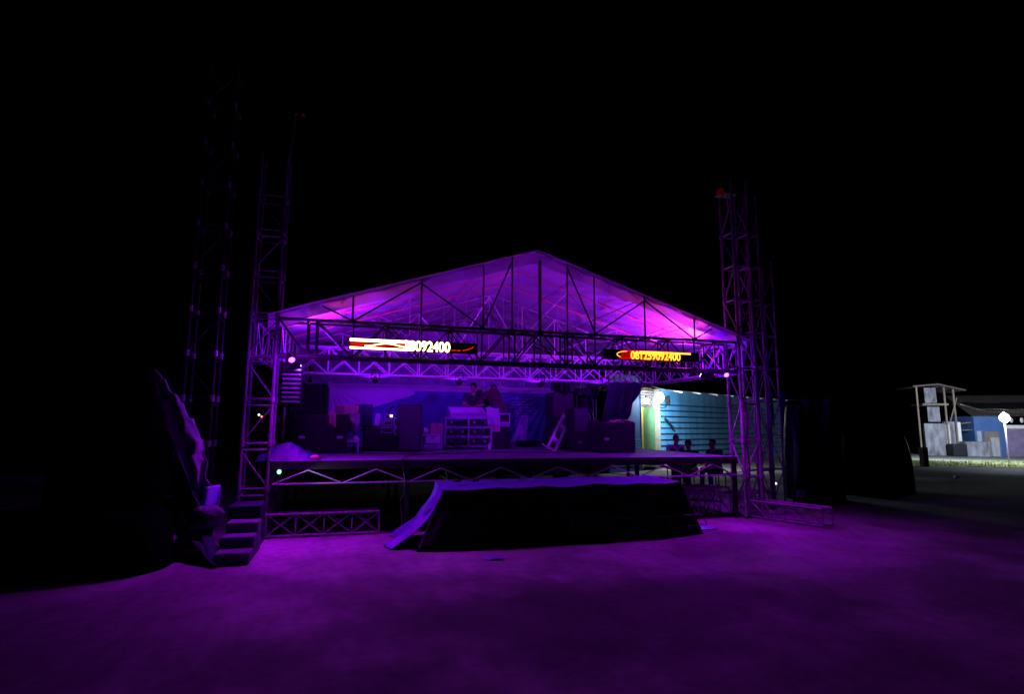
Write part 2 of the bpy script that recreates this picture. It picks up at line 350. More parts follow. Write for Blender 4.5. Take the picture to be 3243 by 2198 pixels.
beam('truss_beam', 'right side truss running back above the blue house', (8.2,.4,ZB), (8.2,6.3,ZB), (.36,0,0), ZT-ZB, 9, m='galv', cross=True, group='horizontal roof trusses')

# gable frames
RX, RZ, EZ = 4.17, 4.70, 3.36
def rz(x): return EZ + (RZ-EZ)*(1-abs(x-RX)/RX)
def gable(label, y, verts, diags, m, rl=.02, ry=0, king=None, rafter_m=None, low=ZT, group='gable frames under the canopy'):
    t = thing('gable_frame', label, 'gable frame', (RX, y, low), group)
    for a in (0.0, 8.34): build(MB().tube((a,y+ry,EZ-.03), (RX,y+ry,RZ-.03), rl, n=7), 'rafter', M[rafter_m or m], t)
    for x in verts: build(MB().tube((x,y,low), (x,y,rz(x)+(.03 if ry else -.04)), rl*.85, n=7), 'post', M[m], t)
    if king: build(MB().tube((king,y,low), (king,y,rz(king)-.12), rl*1.5, n=8), 'king_post', M['blacksteel'], t)
    for a, c in diags: build(MB().tube(a, c, rl*.8, n=6), 'brace', M[m], t)
    return t
X0 = lambda p, q=1000: at(p, q, Y=0).x
vv = [X0(p) for p in (1117,1333,1530,1622,1797,1883,2042,2198)]
bt = lambda p: (X0(p,1050), 0, ZT+.02)
tp = lambda p, q: (X0(p,q), 0, rz(X0(p,q))-.05)
gable('front gable of dark posts and braces above the running-text signs', 0, vv,
      [(bt(1117),tp(1022,965)),(bt(1117),tp(1333,890)),(tp(1333,890),bt(1530)),(bt(1530),tp(1622,820)),(tp(1797,840),bt(1886)),(bt(1886),tp(2042,955)),(tp(2042,955),bt(2198)),(bt(2198),tp(2255,1040))], 'darksteel', king=X0(1710), ry=.12)
def wd(y, xs_): 
    o = []
    for i in range(len(xs_)-1):
        a, c = xs_[i], xs_[i+1]
        o.append(((a,y,ZT),(c,y,rz(c)-.05)) if i % 2 else ((a,y,rz(a)-.05),(c,y,ZT)))
    return o
for y, lb, mm in ((1.15,'first inner gable, its rafters orange','orangesteel'), (2.25,'second inner gable, its rafters dull orange','orangesteel')):  # these rafters carry an orange base colour, the bracing plain steel
    zz = [1.1,2.1,3.15,4.17,5.2,6.25,7.3] if y < 2 else [1.6,2.9,4.17,5.4,6.8]; gable(lb, y, zz, wd(y,zz), 'steel', rl=.009, rafter_m=mm)
xx = [.9+.8*i for i in range(9)]
gable('middle gable frame standing on the second cross truss', 3.3, xx, wd(3.3,xx), 'galv', .016)
gable('inner gable between the middle and the rear ones', 4.8, [1.5,2.8,4.17,5.5,6.8], wd(4.8,[1.5,2.8,4.17,5.5,6.8]), 'steel', .018)
gable('rear gable frame above the printed banner', 6.45, xx, wd(6.45,xx), 'galv', .018)
# longitudinal purlins (one per slope position)
for i, x in enumerate((.9, 2.1, 3.3, 5.0, 6.2, 7.4)):
    o = build(MB().tube((x,.05,rz(x)-.06), (x,6.5,rz(x)-.06), .011), 'purlin', M['steel'], loc=(x,.05,rz(x)-.06))
    tag(o, 'thin roof purlin running front to back under the canopy, %s' % ('lowest on the left slope','middle of the left slope','highest on the left slope','highest on the right slope','middle of the right slope','lowest on the right slope')[i], 'purlin', 'roof purlins')

# canopy
cn = thing('stage_canopy', 'white plastic canopy sheet stretched over the gables, glowing purple', 'canopy', (RX, 3.2, EZ))
def roof(side):
    def fn(u, v):
        xe = -.16 if side < 0 else 8.5
        x = RX + (xe-RX)*u; y = -.08 + 6.95*v; s = abs(x-RX)/RX
        z = rz(RX) + (EZ-RZ)*s + .035
        # pulled wrinkles radiating to the eave corners, sag between frames
        f = sin(PI*((v*6.95) % 1.15)/1.15)
        wr = noise.noise(V((x*1.1+y*1.3, (y-x*.5)*.5, side*3)))*.07 + .07*noise.noise(V(((x*side+y*.8)*4.2, (y-x*side)*.8, 5)))
        z += -.045*f*min(1, s*2) + wr*(.25+min(s,.6))*(1 if s < .75 else max(.15, 1-(s-.75)*5)) * (0 if v < .01 else 1)
        if s > .9: z -= .15*(s-.9)
        return (x, y, z)
    return fn
for sd in (-1, 1): build(MB().sheet(roof(sd), 60, 90), 'roof_sheet', M['pvc'], cn, smooth=True)
def val(u, v):
    x = -.16+8.66*u; d = (.2+.02*noise.noise(V((x*1.7,0,3)))) * (1 if abs(x-RX) < 3.8 else 1.15)
    return (x, .05+.012*sin(x*9)+.01*noise.noise(V((x*4,v*3,1))), rz(min(max(x,-.1),8.44))+.03-d*v - (.0 if abs(x-RX)>.12 else (.12-abs(x-RX))*.2))
build(MB().sheet(val, 260, 4), 'valance', mat('valance_pvc', (.5,.44,.6), .5, 0, (.4,.35,.5), 3, .5, 6, trans=.5), cn, smooth=True)
def backw(u, v):
    x = .1+8.0*u; zt = rz(x)-.03; return (x, 6.75+.03*sin(x*5+v*2)+.03*noise.noise(V((x,v*3,7))), ZB+.0 + (zt-ZB)*v)
build(MB().sheet(backw, 80, 16), 'back_sheet', M['pvcback'], cn, smooth=True)

# ------------------------------------------------------------------ stage deck
DZ = 1.12
st = thing('stage_platform', 'raised stage deck on truss frames with dark open space beneath', 'stage', (4.1, 3.2, 0))
dk = MB()
for i in range(6):
    for j in range(3): dk.box((.0+i*1.352+.003, 0.0+j*2.15+.003, DZ-.075), (1.352*(i+1)-.003, 2.15*(j+1)-.003, DZ))
bevel(build(dk, 'deck_board', M['deck'], st), .006)
def trussrow(a, c, z0, z1, n, top=True):
    b = MB(); a, c = V(a), V(c)
    b.tube(a+V((0,0,z0)), c+V((0,0,z0)), .014)
    if top: b.tube(a+V((0,0,z1)), c+V((0,0,z1)), .021)
    for i in range(n):
        p, q = a.lerp(c, i/n), a.lerp(c, (i+1)/n); mid = p.lerp(q, .5)
        b.tube(p+V((0,0,z0)), mid+V((0,0,z1)), .011); b.tube(mid+V((0,0,z1)), q+V((0,0,z0)), .011)
    return b
for y in (.02, 2.15, 4.3, 6.4): build(trussrow((.05,y-(.04 if y < .1 else 0),0), (8.06,y-(.04 if y < .1 else 0),0), .78, .98, 8, y > .1), 'deck_truss', M['galv'], st)
for x in (.1, 2.7, 5.4, 8.02): build(trussrow((x,.1,0), (x,6.35,0), .78, 1.02, 5), 'deck_truss', M['galv'], st)
for x in (.05, 2.03, 4.05, 6.05, 8.06):
    for y in (.03, 2.15, 4.3, 6.38):
        build(MB().box((x-.03,y-.03,.003), (x+.03,y+.03,DZ-.08)), 'leg', M['blacksteel'], st)
build(MB().box((0,-.012,DZ-.13), (8.11,-.002,DZ-.004)), 'front_edge', M['black'], st)
# clutter stored under the deck (pale, lit by the house lamp)
for i, (x, y, sx, sy, sz) in enumerate(((4.6,5.4,.5,.4,.28),(5.3,5.9,.4,.5,.35),(5.9,5.0,.6,.35,.22),(6.7,5.6,.35,.35,.4),(7.3,4.6,.6,.3,.18),(7.6,5.8,.3,.5,.3))):
    o = bevel(build(MB().cbox((x,y,sz/2+.004), (sx,sy,sz), Matrix.Rotation(i*.5,3,'Z')), 'storage_crate', M['grey' if i % 2 else 'plank'], loc=(x,y,0)), .012)
    tag(o, 'crate stored in the dark under the back of the stage, %s' % ('first from the left','second from the left','long low one','tall one','flat one near the right','last one at the right')[i], 'crate', 'crates under the stage')

# ground trusses at the feet
beam('ground_truss', 'short box truss lying on the ground at the foot of the left tower', (.0,.0,.03), (1.62,.0,.03), (0,.3,0), .31, 4, m='steel', cross=True, rl=.017, rb=.009, group='outrigger trusses on the ground')
beam('ground_truss', 'box truss outrigger on the ground reaching out from the right tower', (8.35,.0,.03), (8.78,-1.25,.03), (.28,.08,0), .28, 4, m='steel', rl=.017, rb=.009, group='outrigger trusses on the ground')
beam('ground_truss', 'box truss lying behind the right end of the tarpaulin block', (6.35,.25,.03), (8.1,.25,.03), (0,.3,0), .5, 5, m='galv', cross=True, rl=.017, rb=.009, group='outrigger trusses on the ground')
beam('ground_truss', 'pale truss lying loose under the right end of the stage', (6.6,1.1,.25), (8.3,.75,.2), (.05,.28,0), .28, 5, m='galv', rl=.015, rb=.009, group='outrigger trusses on the ground')
beam('ground_truss', 'box truss on the ground behind the right corner tower', (8.75,.6,.03), (10.0,1.3,.03), (-.14,.25,0), .3, 4, m='steel', rl=.017, rb=.009, group='outrigger trusses on the ground')

# ------------------------------------------------------------------ tarpaulin covered block in front of the stage
cb = thing('covered_platform', 'long low block wrapped in black tarpaulin in front of the stage', 'covered platform', (4.3,-.9,0))
A = [V((2.03,-1.36,0)), V((6.52,-1.18,0))]; B = [V((2.45,-1.60,.77)), V((6.12,-1.55,.80))]
B = [V((2.40,-1.22,.77)), V((6.18,-1.12,.80))]; C = [V((2.45,-.16,.80)), V((6.14,-.12,.82))]
def wob(u): return V((0, .05*noise.noise(V((u*9,1,1))), .035*noise.noise(V((u*7,4,2)))-.012*abs(sin(u*PI*5))))
def fr_(u, v):
    p = A[0].lerp(A[1], u)+V((0,.14*noise.noise(V((u*5,0,7))),0)); q = B[0].lerp(B[1], u)+wob(u); r = p.lerp(q, v**.8)
    a = (1-v)**2; n_ = noise.noise(V((u*22, v*1.3, 2)))*.05*a + noise.noise(V((u*6, v*2, 4)))*.03
    return r + V((0, -abs(n_)*1.4-.06*a*(1+sin(u*30)*.5), -.0))
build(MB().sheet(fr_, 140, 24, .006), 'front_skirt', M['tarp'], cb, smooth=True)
def tp_(u, v):
    p = B[0].lerp(B[1], u)+wob(u); q = C[0].lerp(C[1], u)+wob(u)*.6; r = p.lerp(q, v)
    return r + V((0,0, .012*noise.noise(V((u*14, v*5, 1))) - .02*abs(sin(u*PI*3))*sin(v*PI)))
build(MB().sheet(tp_, 90, 14, .006), 'top_cover', mat('blue_lit_tarpaulin', (.13,.11,.42), .4, 0, (.1,.08,.34), 4, .5, 7), cb, smooth=True)  # top of the black tarpaulin, blue light put into its colour
def rt_(u, v):
    p0, p1 = A[1], V((6.5,-.2,0)); q0, q1 = B[1], C[1]; r = p0.lerp(p1, u).lerp(q0.lerp(q1, u), v)
    return r + V((.05*noise.noise(V((u*8, v*3, 9))), 0, 0))
build(MB().sheet(rt_, 24, 16, .006), 'right_skirt', M['tarp'], cb, smooth=True)
def lt_(u, v):
    top = C[0].lerp(B[0], u)+V((-.015,-.02,.014)); foot = V((1.74+.1*sin(u*6), -.25-1.0*u, .01)); k = 1-(1-v)**1.9
    x = foot.x+(top.x-foot.x)*k; y = foot.y+(top.y-foot.y)*v; z = foot.z+(top.z-foot.z)*v; a = sin(PI*min(1,v*1.02))
    return V((x + (.07*noise.noise(V((u*6, v*2.2, 3)))+.03*noise.noise(V((u*16, v*4, 5))))*(.3+a), y-.06*noise.noise(V((u*5, v*5, 8))), z+.05*abs(noise.noise(V((u*8,v*3,6))))*(1-v)))
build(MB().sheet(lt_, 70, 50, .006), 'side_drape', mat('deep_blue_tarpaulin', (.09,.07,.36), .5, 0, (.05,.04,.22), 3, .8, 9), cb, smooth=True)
fo = MB()
for a, c in ((.55,.36),):
    for i in range(7):
        u0 = .50+i*.075
        p, q = fr_(u0, .12), fr_(u0+.075, .12); p2, q2 = fr_(u0, .30), fr_(u0+.075, .30)
        o = V((0,-.03,0))
        fo.path([p+o, q+o, q2+o, p2+o, p+o], .006, 5)
build(fo, 'hem_frame', M['dullsteel'], cb)
build(MB().box((2.62,-1.0,.004), (6.0,-.2,.72)), 'core', M['black'], cb)
o = build(MB().sheet(lambda u, v: (6.52+.42*u, -.95+.35*v-.02*u, .02+.015*noise.noise(V((u*4,v*4,0)))), 8, 6, .02), 'tarpaulin_scrap', M['lighttarp'], loc=(6.52,-.95,.02))
tag(o, 'blue corner of tarpaulin lying flat at the right foot of the block', 'tarpaulin')
for i, x in enumerate((2.72, 3.0)):
    o = build(MB().ball((x,-.55,.83), (.07,.05,.025)), 'sandbag', M['blacksteel'], loc=(x,-.55,.8), smooth=True)
    tag(o, 'small dark weight lying on top of the tarpaulin block, %s' % ('nearer the left edge','just right of the other one')[i], 'weight', 'weights on the tarpaulin')
o = build(MB().sheet(lambda u, v: (2.78+.22*u+.05*v, -2.0-.16*v, .01+.03*abs(noise.noise(V((u*5,v*5,1))))), 6, 5, .004), 'litter_scrap', M['lighttarp'], loc=(2.78,-2.0,0)); tag(o, 'crumpled pale scrap lying on the ground before the block', 'litter')

# ------------------------------------------------------------------ running text signs
def sign(label, c0, c1, c2, yy, text, tx, tm, extra):
    a, b, c = at(*c0, Y=yy), at(*c1, Y=yy), at(*c2, Y=yy); h = (a-c).length; a.z = (a.z+b.z)/2; ex = V((1,0,0)); L = b.x-a.x
    t = thing('led_sign', label, 'LED sign', (a.x+L/2, yy, a.z-h/2), 'running-text signs on the front truss')
    bevel(build(MB().box((a.x,yy,a.z-h), (a.x+L,yy+.07,a.z)), 'housing', M['blacksteel'], t), .006)
    build(MB().box((a.x+.012,yy-.003,a.z-h+.012), (a.x+L-.012,yy+.001,a.z-.012)), 'screen', M['black'], t)
    P = lambda u, v, d=.006: V((a.x+L*u, yy-d, a.z-h+h*v))
    extra(t, P, h, L)
    cu = bpy.data.curves.new('txt', 'FONT'); cu.body = text; cu.size = 1; cu.extrude = .003; cu.offset = .02
    to = bpy.data.objects.new('txt', cu); COL.objects.link(to); dg = bpy.context.evaluated_depsgraph_get(); dg.update()
    me = bpy.data.meshes.new_from_object(to.evaluated_get(dg)); COL.objects.unlink(to); bpy.data.objects.remove(to)
    xs_ = [v.co.x for v in me.vertices]; ys = [v.co.y for v in me.vertices]; x0, x1, y0, y1 = min(xs_), max(xs_), min(ys), max(ys)
    for v in me.vertices:
        q = P(tx[0]+(tx[1]-tx[0])*(v.co.x-x0)/(x1-x0), tx[2]+(tx[3]-tx[2])*(v.co.y-y0)/(y1-y0), .012+v.co.z) ; v.co = q-ROOT[t.name]
    me.materials.append(M[tm]); o = bpy.data.objects.new('lettering', me); COL.objects.link(o); o.parent = t; ROOT[o.name] = ROOT[t.name]
    return t
def exL(t, P, h, L):
    b = MB(); b.box(P(.01,.72,.004), P(.49,.97,.008)); b.box(P(.01,.04,.004), P(.49,.22,.008)); b.box(P(.45,.12,.004), P(.50,.92,.007))
    for k in range(20):
        u = .12+.32*k/20; v = .3+.28*sin(k/20*PI)**2; b.box(P(u,v,.004), P(u+.018,v+.09,.008))
    build(b, 'light_bar', M['led_yw'], t)
    d = MB().box(P(.01,.23,.0035), P(.48,.71,.0045)); build(d, 'red_bleed', M['bleed_dr'], t)  # red bleed around the digits, added as a dimly glowing plane
    b = MB()
    for k in range(22):
        u = .79+.17*k/21; v = .22+.38*max(0,(k-8)/13)**2
        if k in (4, 9, 10): continue
        b.box(P(u,v,.004), P(u+.006,v+.08,.008))
    for k in range(10): b.box(P(.02+.014*k,.44,.005), P(.032+.014*k,.52,.009))
    build(b, 'red_dots', M['led_r'], t)
def exR(t, P, h, L):
    b = MB(); b.box(P(.36,.76,.004), P(.905,.93,.008)); b.box(P(.30,.62,.004), P(.60,.75,.007))
    pts = [P(.30+.12*cos(q)*1-.06, .5+.34*sin(q), .007) for q in [PI*.55+PI*.7*k/9 for k in range(10)]]; pts = [p + V((.02,0,0)) for p in pts]
    for p, q in zip(pts, pts[1:]): b.tube(p, q, .006)
    build(b, 'light_bar', M['led_y'], t)
    build(MB().box(P(.17,.03,.0035), P(.70,.97,.0045)), 'red_bleed', M['bleed_dr'], t)
    b = MB(); b.path([P(.15,.14), P(.22,.12), P(.28,.2)], .004); b.path([P(.24,.86), P(.32,.93), P(.7,.97)], .004); build(b, 'red_dots', M['led_r'], t)
sign('left running-text sign, overexposed yellow white with the digits 39092400', (1104,1076), (1513,1083), (1105,1111), -.1, '39092400', (.415,.775,.02,1.0), 'led_yw', exL)
sign('right running-text sign reading 081259092400 in yellow digits on red', (1912,1104), (2214,1118), (1912,1136), -.1, '081259092400', (.27,.79,.06,.88), 'led_y', exR)

# ------------------------------------------------------------------ equipment on the deck
def speaker(name, label, x0, x1, y, h, d=.6, handles=(), grille=False, m='black', group='loudspeaker cabinets on the stage', cat='loudspeaker', z0=DZ):
    t = thing(name, label, cat, ((x0+x1)/2, y+d/2, z0), group); z0 += .004
    bevel(build(MB().box((x0,y,z0), (x1,y+d,z0+h)), 'cabinet', M[m], t), .02)
    if grille: bevel(build(MB().box((x0+.03,y-.018,z0+.04), (x1-.03,y-.002,z0+h-.04)), 'grille', M['grille'], t), .008)
    for hx, hz in handles:
        X_ = x0+(x1-x0)*hx; Z_ = z0+h*hz
        build(MB().box((X_-.09,y-.006,Z_+.03), (X_+.09,y-.002,Z_+.15)), 'handle_recess', M['tarp'], t)
        bevel(build(MB().box((X_-.055,y-.03,Z_-.03), (X_+.055,y-.004,Z_+.02)), 'handle', M['alu'], t), .01)
    return t
q = lambda a, b, y: at(a, b, Y=y)
def span(pa, pb, y, pt, pbm):   # x range and height from photo pixels on a plane y
    return q(pa,(pt+pbm)/2,y).x, q(pb,(pt+pbm)/2,y).x, q((pa+pb)/2,pt,y).z - DZ
x0, x1, h = span(926,1101,2.2,1315,1437); speaker('subwoofer', 'large black subwoofer cabinet with two pale handles at the left of the stage', x0, x1, 2.2, h, .8, ((.17,.42),(.86,.42)))
x0, x1, h = span(912,1036,3.9,1222,1425); speaker('loudspeaker', 'tall black cabinet rising behind the left subwoofer', x0, x1, 3.9, h, .7)
x0, x1, h = span(1262,1336,2.6,1282,1430); speaker('loudspeaker', 'tall column speaker with purple-lit front left of the equipment rack', x0, x1, 2.6, h, .5, grille=True)
x0, x1, h = span(1150,1240,3.1,1348,1428); speaker('loudspeaker', 'low wide monitor cabinet between the bucket and the column speaker', x0, x1, 3.1, h, .6, grille=True)
x0, x1, h = span(1752,1818,3.6,1243,1430); speaker('loudspeaker', 'tall black cabinet right beside the banner edge behind the leaning frame', x0, x1, 3.6, h, .6)
x0, x1, h = span(1816,1866,2.6,1293,1433); speaker('loudspeaker', 'tall purple-lit speaker right of the leaning frame', x0, x1, 2.6, h, .5, ((.4,.2),), grille=True)
x0, x1, h = span(1867,1899,2.7,1330,1433); speaker('loudspeaker', 'narrow black box between the purple speaker and the right subwoofer', x0, x1, 2.7, h, .5)
x0, x1, h = span(1902,2013,1.6,1338,1435); speaker('subwoofer', 'right subwoofer cabinet with one small handle near the green door', x0, x1, 1.6, h, .7, ((.16,.45),))
x0, x1, h = span(1556,1615,3.9,1352,1425); speaker('equipment_cabinet', 'small black cabinet under the open laptop case beside the rack', x0, x1, 3.9, h, .45, cat='cabinet', group=None)

# cardboard box + bucket at left
p = q(1060,1312,3.0); p2 = q(1136,1283,3.0)
t = thing('cardboard_box', 'pinkish cardboard box standing high beside the left subwoofer', 'box', ((p.x+p2.x)/2, 3.2, p.z)); xm = p.x+(p2.x-p.x)*.4
bevel(build(MB().box((p.x,3.0,p.z), (p2.x,3.4,p2.z)), 'carton', M['card'], t), .006)
build(MB().box((p.x,2.996,p.z+.02), (xm,2.999,p2.z-.02)), 'tape_panel', mat('brown_tape', (.2,.12,.12), .6), t)
t = thing('instrument_stand', 'dark tall stand under the cardboard box', 'stand', ((p.x+p2.x)/2, 3.2, DZ))
build(MB().box((p.x+.02,3.05,DZ+.55), (p2.x-.02,3.38,p.z-.004)), 'shelf', M['black'], t)
for a in (p.x+.06, p2.x-.06): build(MB().tube((a,3.2,DZ), (a,3.2,DZ+.56), .02), 'leg', M['blacksteel'], t)
p = q(1120,1340,2.8)
t = thing('plastic_drum', 'pale rounded plastic drum hanging under the cardboard box', 'drum', (p.x,2.85,p.z-.17))
build(MB().tube((p.x,2.85,p.z-.13), (p.x,2.85,p.z+.16), .12, .115, n=20).ball((p.x,2.85,p.z-.13), (.12,.12,.06), 20), 'drum_body', M['grey'], t, smooth=True)
build(MB().tube((p.x,2.85,p.z+.16), (p.x,2.85,p.z+.19), .122, n=20), 'lid', M['grey'], t)
p = q(1052,1318,2.15); o = build(MB().sheet(lambda u, v: (p.x-.05+.12*u, 2.12-.02*sin(v*4), p.z+.06-.24*v+.03*sin(u*5)), 8, 10, .02), 'work_glove', M['pink'], loc=(p.x,2.15,p.z), smooth=True); tag(o, 'bright pink rag hanging over the corner of the left subwoofer', 'rag')
# low white bench
a, b = q(1094,1395,2.5), q(1136,1422,2.5)
t = thing('low_stool', 'low white-edged stool on the deck right of the left subwoofer', 'stool', ((a.x+b.x)/2, 2.65, DZ))
build(MB().box((a.x,2.5,a.z-.04), (b.x,2.85,a.z)), 'seat', M['white'], t)
for x, y in ((a.x+.015,2.515),(b.x-.015,2.515),(a.x+.015,2.835),(b.x-.015,2.835)): build(MB().tube((x,y,DZ), (x,y,a.z-.04), .012), 'leg', M['white'], t)
o = build(MB().sheet(lambda u, v: (a.x+.08+.2*u, 2.6+.15*v, a.z+.004+.09*(sin(u*PI)*sin(v*PI))), 10, 8, .006), 'white_cloth', M['palecloth'], loc=(a.x+.1,2.6,a.z), smooth=True); tag(o, 'crumpled white cloth on the low stool', 'cloth')
# seated dark gear bag / chair silhouette
p = q(1148,1420,3.3)
t = thing('folding_chair', 'dark folding chair beside the cardboard box', 'chair', (p.x,3.5,DZ))
build(MB().box((p.x-.2,3.3,DZ+.42), (p.x+.2,3.7,DZ+.46)), 'seat', M['cloth'], t)
build(MB().sheet(lambda u, v: (p.x-.2+.4*u, 3.7+.1*v, DZ+.5+.5*v), 4, 4, .03), 'backrest', M['cloth'], t)
for dx in (-.18,.18):
    for dy in (0,.38): build(MB().tube((p.x+dx,3.31+dy,DZ), (p.x+dx,3.31+dy,DZ+.43), .012), 'leg', M['blacksteel'], t)
# two white side panels
for i, (xa, xb, ya, yb, sl) in enumerate(((1153,1170,1310,1347,.05),(1190,1204,1310,1347,-.05))):
    a, b = q(xa,ya,4.2), q(xb,yb,4.2)
    o = build(MB().prism([(a.x,4.2,a.z),(b.x,4.2,a.z),(b.x+sl,4.2,DZ+.3),(a.x+sl,4.2,DZ+.3)], (0,.03,0)), 'white_board', M['white'], loc=(a.x,4.2,DZ+.3))
    tag(o, ('pale board leaning right of the cardboard box', 'narrow pale board just left of the glowing amplifier stack')[i], 'board')
o = build(MB().box((q(1150,1400,4.1).x, 4.1, DZ+.004), (q(1210,1400,4.1).x, 4.5, DZ+.32)), 'road_case', M['grey'], loc=(q(1150,1400,4.1).x,4.1,DZ)); tag(o, 'grey trunk on which the two pale boards stand', 'trunk')
# lit amplifier stack
t = thing('amplifier_stack', 'stack of small pale devices with one white light in front of the banner', 'amplifiers', (q(1232,1400,2.9).x, 2.95, DZ+.2)); 
a0 = q(1207,1386,2.9); a1 = q(1262,1386,2.9)
def gear(xa, xb, ya, yb, y, nm='amplifier', m='grey', tt=None):
    a, b = q(xa,ya,y), q(xb,yb,y); tt = tt or t
    g_ = bevel(build(MB().box((a.x,y,b.z), (b.x,y+.25,a.z)), nm, M[m], tt), .012)
    build(MB().box((a.x+.02,y-.006,b.z+.03), (b.x-.02,y-.001,a.z-.03)), 'front_panel', M['black'], g_)
    return g_
gear(1208,1243,1352,1373,2.88); gear(1215,1242,1331,1350,2.9); gear(1220,1244,1312,1329,2.92); gear(1247,1262,1322,1352,2.95); gear(1249,1262,1354,1380,2.92)
p = q(1240,1317,2.9); build(MB().box((p.x-.03,2.90,p.z-.03), (p.x+.02,2.912,p.z+.02)), 'display', M['led_w'], t)
bs = q(1235,1373,2.9); build(MB().box((a0.x+.03,2.93,DZ+.004), (a1.x,3.06,bs.z-.006)), 'stand_column', M['black'], t)
p = q(1234,1305,3.0); t2 = thing('table_fan', 'small black curved lamp neck above the amplifier stack', 'lamp', (p.x,3.0,p.z-.05)); build(MB().path([V((p.x-.02,3.0,p.z-.04)), V((p.x-.03,3,p.z+.02)), V((p.x,3,p.z+.08)), V((p.x+.06,3,p.z+.1))], .02, 8), 'neck', M['blacksteel'], t2); build(MB().ball((p.x+.07,3,p.z+.09), (.035,.03,.025)), 'head', M['blacksteel'], t2)
# small table with boxes
a = q(1340,1376,3.3); b = q(1400,1376,3.3)
t = thing('side_table', 'small table with cartons left of the equipment rack', 'table', ((a.x+b.x)/2,3.5,DZ))
build(MB().box((a.x,3.3,a.z-.02), (b.x,3.75,a.z)), 'tabletop', M['white'], t)
for x, y in ((a.x+.015,3.32),(b.x-.015,3.32),(a.x+.015,3.73),(b.x-.015,3.73)): build(MB().tube((x,y,DZ), (x,y,a.z-.02), .014), 'leg', M['alu'], t)
def carton(label, xa, xb, ya, yb, y, m='card', z=None):
    a_, b_ = q(xa,ya,y), q(xb,yb,y); z = b_.z if z is None else z
    t_ = thing('carton', label, 'carton', ((a_.x+b_.x)/2, y+.13, z), 'cartons by the small table')
    bevel(build(MB().box((a_.x,y,z), (b_.x,y+.26,a_.z)), 'carton_body', M[m], t_), .006)
    w_ = (b_.x-a_.x)
    build(MB().box((a_.x+w_*.4,y-.004,a_.z-(a_.z-z)*.4), (a_.x+w_*.6,y-.001,a_.z-.005)), 'tape', M['grey'], t_)
carton('square carton standing on the small table', 1364,1402,1340,1375,3.36, z=a.z+.003)
carton('white printed carton on the deck under the small table', 1348,1394,1382,1404,3.2,'white')
p = q(1346,1360,3.4); t = thing('hard_hat', 'pale rounded helmet on the small table beside the carton', 'helmet', (p.x,3.45,a.z)); build(MB().ball((p.x,3.45,a.z+.075), (.08,.1,.075)), 'shell', M['white'], t, smooth=True)
p = q(1360,1418,3.15)
t = thing('cable_coil', 'loose coil of pale cable on the deck below the cartons', 'cable', (p.x,3.15,DZ))
pts = [V((p.x+.22*cos(k*.5)+.02*sin(k*1.7), 3.15+.12*sin(k*.5), DZ+.02+.004*k)) for k in range(22)]; build(MB().path(pts, .014), 'cable', M['palecloth'], t)
# equipment rack with mixer
ry = 3.75; a = q(1412,1322,ry); b = q(1556,1424,ry); rz0, rz1 = DZ+.08, a.z
t = thing('equipment_rack', 'pale-edged flight case rack of two columns and three rows of amplifiers', 'equipment rack', ((a.x+b.x)/2, ry+.3, DZ))
xm = (a.x+b.x)/2; fm = MB()
for x in (a.x, xm, b.x): fm.box((x-.02,ry,rz0), (x+.02,ry+.6,rz1))
build(fm, 'frame', M['alu'], t)
for k in range(4):
    z = rz0+(rz1-rz0)*k/3; build(MB().box((a.x+.021,ry+.004,z-.03), (b.x-.021,ry+.58,z+.012)), 'shelf', M['alu'], t)
for i in range(2):
    for k in range(3):
        xa = (a.x, xm)[i]+.05; z = rz0+(rz1-rz0)*k/3+.02; am = bevel(build(MB().box((xa,ry+.07,z), (xa+xm-a.x-.1,ry+.5,z+(rz1-rz0)/3-.09)), 'amplifier', M['black'], t), .006)
        for kx in ((.06,.5) if (i+k) % 2 else (.08,)): build(MB().tube((xa+.05+kx*.6,ry+.07,z+.09), (xa+.05+kx*.6,ry+.045,z+.09), .03, n=12), 'knob', M['alu'], am)
for x in (a.x+.08, b.x-.08):
    for y in (ry+.08, ry+.5): build(MB().tube((x-.02,y,DZ+.035), (x+.02,y,DZ+.035), .033, n=12), 'caster', M['blacksteel'], t)
cb_ = MB()
for k in range(14):
    x = a.x+.15+random.random()*(b.x-a.x-.3); z = rz0+.1+random.random()*.45; pp = [V((x,ry-.01,z))]
    for j in range(5): pp.append(V((x+random.uniform(-.12,.2)*(j+1)/3, ry-.03-.02*j, max(DZ+.012, z-(z-DZ)*(j+1)/5))))
    cb_.path(pp, .008, 5)
build(cb_, 'patch_cables', M['blacksteel'], t)
t = thing('mixing_console', 'long mixing console with a pale front edge on top of the rack', 'mixing console', (xm, ry+.3, rz1))
ml, mr = q(1428,1315,ry).x, q(1542,1315,ry).x
build(MB().prism([(ml,ry+.02,rz1+.015),(ml,ry+.02,rz1+.1),(ml,ry+.55,rz1+.26),(ml,ry+.55,rz1+.015)], (mr-ml,0,0)), 'console_body', M['grey'], t)
build(MB().box((ml-.01,ry-.002,rz1+.015), (mr+.01,ry+.017,rz1+.04)).box((ml-.01,ry-.002,rz1+.085), (mr+.01,ry+.017,rz1+.11)).box((ml-.01,ry-.002,rz1+.041), (ml+.02,ry+.017,rz1+.084)).box((mr-.02,ry-.002,rz1+.041), (mr+.01,ry+.017,rz1+.084)), 'edge_rail', M['alu'], t)
kn = MB()
for i in range(22):
    for j in range(4): kn.tube((ml+.04+(mr-ml-.08)*i/21, ry+.1+.1*j, rz1+.12+.03*j), (ml+.04+(mr-ml-.08)*i/21, ry+.1+.1*j-.005, rz1+.15+.03*j), .008, n=5)
build(kn, 'fader_panel', M['white'], t)
